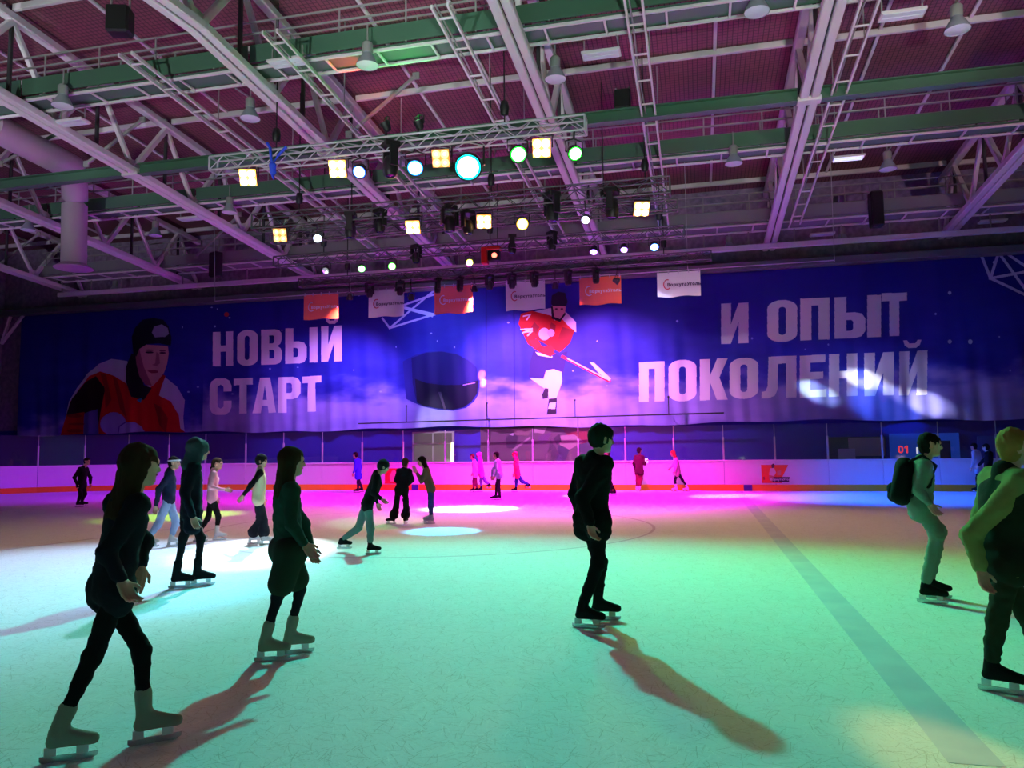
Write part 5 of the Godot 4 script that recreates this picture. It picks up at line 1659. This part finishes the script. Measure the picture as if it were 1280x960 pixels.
# ---------------------------------------------------------------- skaters
func build_people() -> void:
	var black := ["black cloth", C(24, 24, 28)]
	var ink := ["ink cloth", C(32, 34, 44)]
	var navy := ["navy cloth", C(34, 40, 66)]
	var denim := ["denim", C(92, 118, 168)]
	var brown_hair := ["brown hair", C(64, 46, 34)]
	var dark_hair := ["dark hair", C(30, 24, 22)]
	var fair_hair := ["fair hair", C(158, 128, 66)]
	var beige := ["beige boot", C(150, 150, 136)]
	var white := ["white boot", C(222, 222, 226)]
	var black_boot := ["black boot", C(26, 26, 30)]
	var V := func(x: float, y: float) -> Vector2: return Vector2(x, y)
	person({"label": "skater with long hair, dark jacket, black leggings and beige skates, stepping forward", "at": Vector2(135, 940), "q": 0, "top": 557, "head": Vector2(176, 583), "sh": Vector2(158, 630), "hip": Vector2(139, 735), "face": 25, "slim": 0.95, "puff": 0.012, "loose": 0.0, "hem": 0.06,
		"kneeR": Vector2(117, 818), "kneeL": Vector2(177, 812), "footR": [84, 951, -8], "footL": [192, 928, 2], "armR": [Vector3(133, 690, 0.06), Vector3(152, 726, 0.12)], "armL": [Vector3(180, 676, 0.0), Vector3(176, 708, 0.12)], "hair": "long", "hat": brown_hair, "coat": ink, "legs": black, "boot": beige, "gaze": 20})
	person({"label": "tall skater in a hooded dark coat, grey knit hat and dark skates with white blades", "at": Vector2(240, 735), "q": 0, "top": 547, "head": Vector2(249, 563), "sh": Vector2(240, 585), "hip": Vector2(239, 640), "face": 12, "puff": 0.02, "loose": -0.006, "hem": 0.16,
		"kneeR": Vector2(229, 672), "kneeL": Vector2(251, 672), "footR": [226, 735, -4], "footL": [252, 732, 0], "armR": [Vector3(231, 617, 0.05), Vector3(241, 646, 0.12)], "hair": "hood", "hat": ["grey knit", C(58, 70, 78)], "coat": ["coal cloth", C(22, 25, 36)], "legs": black, "boot": black_boot})
	person({"label": "skater with shoulder-length hair, dark green jacket, long shorts over leggings and pale skates", "at": Vector2(355, 821), "q": 0, "top": 560, "head": Vector2(365, 578), "sh": Vector2(359, 612), "hip": Vector2(360, 688), "face": 15, "puff": 0.016, "loose": -0.006, "hem": 0.05,
		"kneeR": Vector2(347, 745), "kneeL": Vector2(375, 738), "footR": [339, 826, -6], "footL": [370, 817, 2], "armR": [Vector3(364, 655, 0.06), Vector3(381, 680, 0.08)], "armL": [Vector3(379, 655, 0.0), Vector3(388, 684, 0.05)], "hair": "long", "hat": brown_hair, "coat": ["green cloth", C(40, 72, 62)], "legs": ink, "shorts": ["dark olive", C(44, 56, 46)], "boot": beige})
	person({"label": "tall man in a black hooded jacket and black trousers leaning on dark skates", "at": Vector2(742, 780), "q": 0, "top": 533, "head": Vector2(752, 550), "sh": Vector2(742, 580), "hip": Vector2(740, 648), "face": 40, "puff": 0.03, "loose": 0.008, "hem": 0.1,
		"kneeR": Vector2(747, 706), "kneeL": Vector2(751, 703), "footR": [735, 785, -12], "footL": [755, 775, -3], "armR": [Vector3(728, 623, 0.05), Vector3(737, 655, 0.12)], "hair": "hat", "hat": ["dark green knit", C(30, 44, 38)], "coat": black, "legs": ["coal trousers", C(20, 22, 26)], "boot": black_boot, "gaze": 20})
	var bp := person({"label": "crouching skater in a pale grey tracksuit with a black backpack and dark hair", "at": Vector2(1166, 750), "q": 0, "top": 541, "head": Vector2(1163, 557), "sh": Vector2(1152, 583), "hip": Vector2(1150, 634), "face": 12, "puff": 0.02, "loose": 0.016, "hem": 0.06,
		"kneeR": Vector2(1171, 668), "kneeL": Vector2(1174, 664), "footR": [1165, 754, -5], "footL": [1170, 747, 0], "armR": [Vector3(1148, 612, 0.05), Vector3(1162, 630, 0.1)], "hair": "short", "hat": dark_hair, "coat": ["pale grey cloth", C(122, 138, 126)], "legs": ["pale grey cloth", C(122, 138, 126)], "boot": black_boot})
	backpack(bp)
	person({"label": "fair-haired skater in an olive-green jacket with a dark panel and dark trousers", "at": Vector2(1262, 866), "q": 0, "top": 540, "head": Vector2(1270, 560), "sh": Vector2(1258, 600), "hip": Vector2(1252, 700), "face": 35, "puff": 0.03, "loose": 0.012, "hem": 0.04,
		"kneeR": Vector2(1246, 776), "kneeL": Vector2(1286, 770), "footR": [1252, 866, -5], "footL": [1312, 858, 0], "armR": [Vector3(1214, 668, 0.04), Vector3(1226, 712, 0.08)], "hair": "short", "hat": fair_hair, "coat": ["olive cloth", C(132, 140, 84)], "vest": ["dark panel", C(38, 42, 34)], "legs": ["dark olive trousers", C(48, 52, 42)], "boot": black_boot})
	person({"label": "boy in a dark cap and black jacket bending forward over green-grey jeans", "at": Vector2(463, 692), "q": 1, "top": 575, "head": Vector2(479, 584), "sh": Vector2(470, 596), "hip": Vector2(459, 630), "face": 5, "puff": 0.015, "loose": 0.015, "hem": 0.05,
		"kneeR": Vector2(463, 660), "kneeL": Vector2(448, 660), "footR": [466, 693, 0], "footL": [430, 690, -5, 0.05], "armR": [Vector3(467, 616, 0.05), Vector3(477, 624, 0.1)], "hair": "hat", "hat": black, "coat": black, "legs": ["grey jeans", C(96, 124, 122)], "boot": black_boot, "nod": -0.3})
	person({"label": "girl in a black jacket and wide black trousers facing a leaning girl", "at": Vector2(498, 655), "q": 1, "top": 571, "head": Vector2(507, 579), "sh": Vector2(505, 589), "hip": Vector2(502, 612), "face": 60, "puff": 0.020, "loose": 0.018, "hem": 0.06, "flare": 0.05,
		"footR": [507, 655, 70], "footL": [489, 655, 160], "kneeL": Vector2(495, 634), "kneeR": Vector2(508, 634), "armL": [Vector3(495, 600, 0), Vector3(502, 605, -0.05)], "armR": [Vector3(515, 600, 0), Vector3(511, 605, -0.05)], "hair": "short", "hat": brown_hair, "coat": black, "legs": black, "boot": black_boot})
	person({"label": "girl with long dark hair in a brown top and blue jeans leaning in to whisper", "at": Vector2(536, 654), "q": 1, "top": 568, "head": Vector2(527, 577), "sh": Vector2(533, 588), "hip": Vector2(539, 611), "face": 175, "puff": 0.015, "loose": 0.011, "hem": 0.04, "nod": -0.25,
		"footR": [536, 653, 178], "footL": [537, 655, 178], "kneeR": Vector2(539, 632), "kneeL": Vector2(538, 632), "armR": [Vector3(526, 600, 0), Vector3(520, 589, 0)], "armL": [Vector3(527, 602, 0), Vector3(521, 591, 0)], "hair": "long", "hat": dark_hair, "coat": ["brown knit", C(98, 84, 66)], "legs": ["blue jeans", C(44, 60, 130)], "boot": ["grey boot", C(150, 160, 190)]})
	person({"label": "child in a black tracksuit gliding alone beside the curved corner boards", "at": Vector2(101, 634), "q": 1, "top": 570, "head": Vector2(109, 577), "sh": Vector2(104, 586), "hip": Vector2(102, 606), "face": -40, "puff": 0.020, "loose": 0.012, "hem": 0.05,
		"footR": [99, 634, -15], "footL": [104, 633, -10], "armR": [Vector3(93, 597, 0), Vector3(96, 605, 0)], "armL": [Vector3(113, 597, 0), Vector3(113, 605, 0)], "kneeR": Vector2(101, 619), "kneeL": Vector2(106, 618), "hair": "short", "hat": dark_hair, "coat": black, "legs": black, "boot": black_boot})
	person({"label": "skater with a white headband, navy jacket and light blue jeans pushing off", "at": Vector2(207, 684), "q": 1, "top": 570, "head": Vector2(218, 579), "sh": Vector2(212, 592), "hip": Vector2(211, 622), "face": 5, "puff": 0.020, "loose": 0.015, "hem": 0.03,
		"footR": [188, 686, -5, 0.03], "footL": [217, 683, 0], "kneeR": Vector2(198, 655), "kneeL": Vector2(220, 654), "armR": [Vector3(199, 611, 0.02), Vector3(195, 632, 0.02)], "hair": "short", "hat": dark_hair, "band": ["white knit", C(228, 230, 235)], "coat": navy, "legs": ["light denim", C(150, 172, 214)], "boot": white, "gaze": -25})
	person({"label": "girl in a pink top and black leggings with white skates, forearm held forward", "at": Vector2(264, 675), "q": 1, "top": 572, "head": Vector2(272, 580), "sh": Vector2(267, 592), "hip": Vector2(265, 622), "face": 0, "puff": 0.011, "loose": 0.002, "hem": 0.03, "top_name": "pullover",
		"footR": [274, 675, 0], "footL": [250, 677, 0], "kneeR": Vector2(273, 646), "kneeL": Vector2(260, 648), "armR": [Vector3(263, 609, 0.04), Vector3(281, 612, 0.04)], "hair": "tail", "hat": brown_hair, "coat": ["pink knit", C(246, 170, 196)], "legs": black, "boot": white, "gaze": -25})
	person({"label": "girl in a cream vest over black sleeves and wide dark trousers, one arm swung back", "at": Vector2(324, 680), "q": 1, "top": 567, "head": Vector2(327, 577), "sh": Vector2(325, 591), "hip": Vector2(323, 624), "face": 0, "puff": 0.011, "loose": 0.015, "flare": 0.05, "hem": 0.03,
		"footR": [318, 680, 0], "footL": [333, 681, 0], "kneeR": Vector2(325, 652), "kneeL": Vector2(330, 652), "armR": [Vector3(314, 606, 0.04), Vector3(304, 619, 0.04)], "hair": "hat", "hat": black, "coat": black, "vest": ["cream vest", C(222, 204, 170)], "legs": ink, "boot": white, "gaze": -20})
	# along the far boards
	person({"label": "skater in a bright blue jacket and dark trousers behind the bending boy", "at": Vector2(447, 616), "q": 2, "top": 564, "head": Vector2(444, 569), "sh": Vector2(447, 576), "hip": Vector2(448, 594), "face": 150, "puff": 0.020, "loose": 0.009, "footR": [446, 616, 160], "footL": [451, 615, 160], "hair": "short", "hat": dark_hair, "coat": ["blue cloth", C(52, 60, 220)], "legs": ink, "boot": black_boot})
	person({"label": "skater in a pale pink jacket and maroon trousers, arm in arm with a hatted skater", "at": Vector2(592, 615.5), "q": 2, "top": 567, "head": Vector2(590, 571), "sh": Vector2(593, 577), "hip": Vector2(594, 592), "face": 170, "puff": 0.015, "loose": 0.018, "footR": [590.5, 615.5, 175], "footL": [595, 615, 175], "hair": "short", "hat": ["maroon hair", C(96, 40, 44)], "coat": ["pale pink cloth", C(238, 196, 226)], "legs": ["maroon cloth", C(112, 40, 70)], "boot": black_boot})
	person({"label": "skater in a hot pink hooded jacket and violet jeans, one leg stretched back", "at": Vector2(601, 614.8), "q": 2, "top": 564.5, "head": Vector2(598, 569.5), "sh": Vector2(600, 577), "hip": Vector2(602, 592), "face": 170, "puff": 0.022, "loose": 0.012, "footR": [600, 614.8, 175], "footL": [611, 614.6, 160, 0.12], "kneeL": Vector2(607, 602), "hair": "hood", "hat": ["hot pink", C(248, 110, 210)], "coat": ["hot pink", C(248, 110, 210)], "legs": ["violet jeans", C(130, 90, 190)], "boot": black_boot})
	person({"label": "skater in a light blue jacket and slim black trousers, standing off the boards", "at": Vector2(621, 625.5), "q": 2, "top": 564, "head": Vector2(620, 569.5), "sh": Vector2(622, 577), "hip": Vector2(624, 592), "face": 165, "puff": 0.018, "loose": 0.012, "footR": [618, 625.5, 170], "footL": [623, 625, 170], "armR": [Vector3(616, 587, 0), Vector3(615, 595, 0)], "hair": "short", "hat": dark_hair, "coat": ["light blue cloth", C(196, 216, 240)], "legs": black, "boot": black_boot})
	person({"label": "skater in a coral red hoodie and blue jeans striding along the boards", "at": Vector2(645, 615), "q": 2, "top": 563.5, "head": Vector2(643, 568.5), "sh": Vector2(645, 577), "hip": Vector2(647, 593), "face": 170, "puff": 0.022, "loose": 0.018, "footR": [643.5, 615, 175], "footL": [660, 614.6, 160, 0.12], "kneeL": Vector2(653, 602), "hair": "hood", "hat": ["coral red", C(250, 80, 110)], "coat": ["coral red", C(250, 80, 110)], "legs": ["blue jeans", C(44, 60, 130)], "boot": black_boot})
	person({"label": "skater in a rose jacket and black leggings half hidden behind the man in black", "at": Vector2(764, 619), "q": 2, "top": 562, "head": Vector2(759, 567), "sh": Vector2(761, 575), "hip": Vector2(761, 594), "face": 170, "puff": 0.018, "loose": 0.004, "footR": [763, 619, 175], "footL": [767, 619, 175], "hair": "short", "hat": brown_hair, "coat": ["rose cloth", C(224, 120, 170)], "legs": black, "boot": black_boot})
	person({"label": "skater in a dark maroon jacket and maroon trousers holding up a glowing phone", "at": Vector2(798, 614.5), "q": 2, "top": 558.5, "head": Vector2(799, 563.5), "sh": Vector2(799, 571), "hip": Vector2(799, 589), "face": 60, "puff": 0.020, "loose": 0.015, "footR": [800, 614.5, 80], "footL": [796, 614.5, 100], "armR": [Vector3(806, 580, 0), Vector3(807.5, 577, 0.1)], "hair": "short", "hat": dark_hair, "coat": ["dark maroon", C(70, 28, 44)], "legs": ["maroon trousers", C(110, 36, 50)], "boot": white})
	person({"label": "girl with reddish hair in a pink jacket, black leggings and white skates", "at": Vector2(850, 614.5), "q": 2, "top": 562, "head": Vector2(841, 567), "sh": Vector2(845, 574), "hip": Vector2(847, 590), "face": 175, "puff": 0.018, "loose": 0.002, "nod": -0.2, "footR": [844, 614.5, 178], "footL": [858, 614.5, 165], "kneeR": Vector2(843.5, 601), "kneeL": Vector2(853, 600), "armR": [Vector3(841, 582, 0), Vector3(838.5, 584.5, 0)], "hair": "long", "hat": ["red hair", C(176, 70, 48)], "coat": ["pink jacket", C(236, 150, 200)], "legs": black, "boot": white})
	person({"label": "skater in a pale grey jacket leaning at the boards beside a skater in black", "at": Vector2(1221, 615.2), "q": 2, "top": 553.5, "head": Vector2(1217, 558.5), "sh": Vector2(1220, 566), "hip": Vector2(1223, 586), "face": 150, "puff": 0.018, "loose": 0.012, "footR": [1220, 615.2, 150], "footL": [1226, 615.2, 150], "hair": "short", "hat": dark_hair, "coat": ["pale jacket", C(196, 200, 208)], "legs": ink, "boot": black_boot})
	person({"label": "skater all in black leaning towards the pale grey jacket at the boards", "at": Vector2(1236, 618), "q": 2, "top": 554, "head": Vector2(1232, 559.5), "sh": Vector2(1236, 567), "hip": Vector2(1235, 588), "face": 160, "puff": 0.025, "loose": 0.012, "footR": [1231, 618, 160], "footL": [1239, 618, 160], "armR": [Vector3(1228, 577, 0), Vector3(1223, 582, 0)], "hair": "short", "hat": dark_hair, "coat": black, "legs": black, "boot": black_boot})
	# the phone in the raised hand
	var at := on_ice(798, 614.5)
	var ph := thing("phone", "small phone with a bright white screen held up at the boards", "phone", on_z(808, 576, at.z + 0.1))
	block("case", ph, Vector3(-0.05, -0.09, -0.012), Vector3(0.05, 0.09, 0.0), M.black_metal)
	block("screen", ph, Vector3(-0.046, -0.084, 0.0), Vector3(0.046, 0.084, 0.003), glow("phone screen", Color(0.95, 0.92, 1.0), 1.2))

func backpack(wearer: Node3D) -> void:
	var n := Vector3(wearer.position.x, 0, wearer.position.z).normalized()
	var right := n.cross(Vector3.UP)
	var d := ray(1129, 601)
	var c := EYE + d * ((wearer.position - EYE).dot(n) / d.dot(n))
	var root := thing("backpack", "black backpack on the back of the crouching skater in pale grey", "backpack", c)
	var up := (Vector3.UP + right * 0.12).normalized()
	var g := Geo.new()
	nets(g, [[up * 0.13 + n * 0.07, -up * 0.14 + n * 0.08 - right * 0.02, 0.08, 0.1], [up * 0.13 - n * 0.07, -up * 0.14 - n * 0.08 - right * 0.02, 0.08, 0.1], [up * 0.16, -up * 0.15, 0.09, 0.11]], 0.018, 0.04)
	part("bag", g.mesh(), cloth("backpack cloth", C(22, 22, 26)), root)
	var p := Geo.new()
	nets(p, [[-up * 0.08 - right * 0.09 + n * 0.05, -up * 0.08 - right * 0.09 - n * 0.05, 0.06, 0.06], [-up * 0.16 - right * 0.08 + n * 0.05, -up * 0.16 - right * 0.08 - n * 0.05, 0.06, 0.06]], 0.018, 0.03)
	part("front_pocket", p.mesh(), cloth("backpack pocket", C(32, 32, 38)), root)
	for sd in [-0.09, 0.09]:
		var s := Geo.new()
		s.tube([up * 0.2 + n * sd + right * 0.04, up * 0.27 + n * sd + right * 0.16, up * 0.16 + n * sd * 1.3 + right * 0.29, -up * 0.04 + n * sd * 1.6 + right * 0.25, -up * 0.18 + n * sd + right * 0.06], 0.018, 6)
		part("strap", s.mesh(), cloth("backpack pocket", C(32, 32, 38)), root)
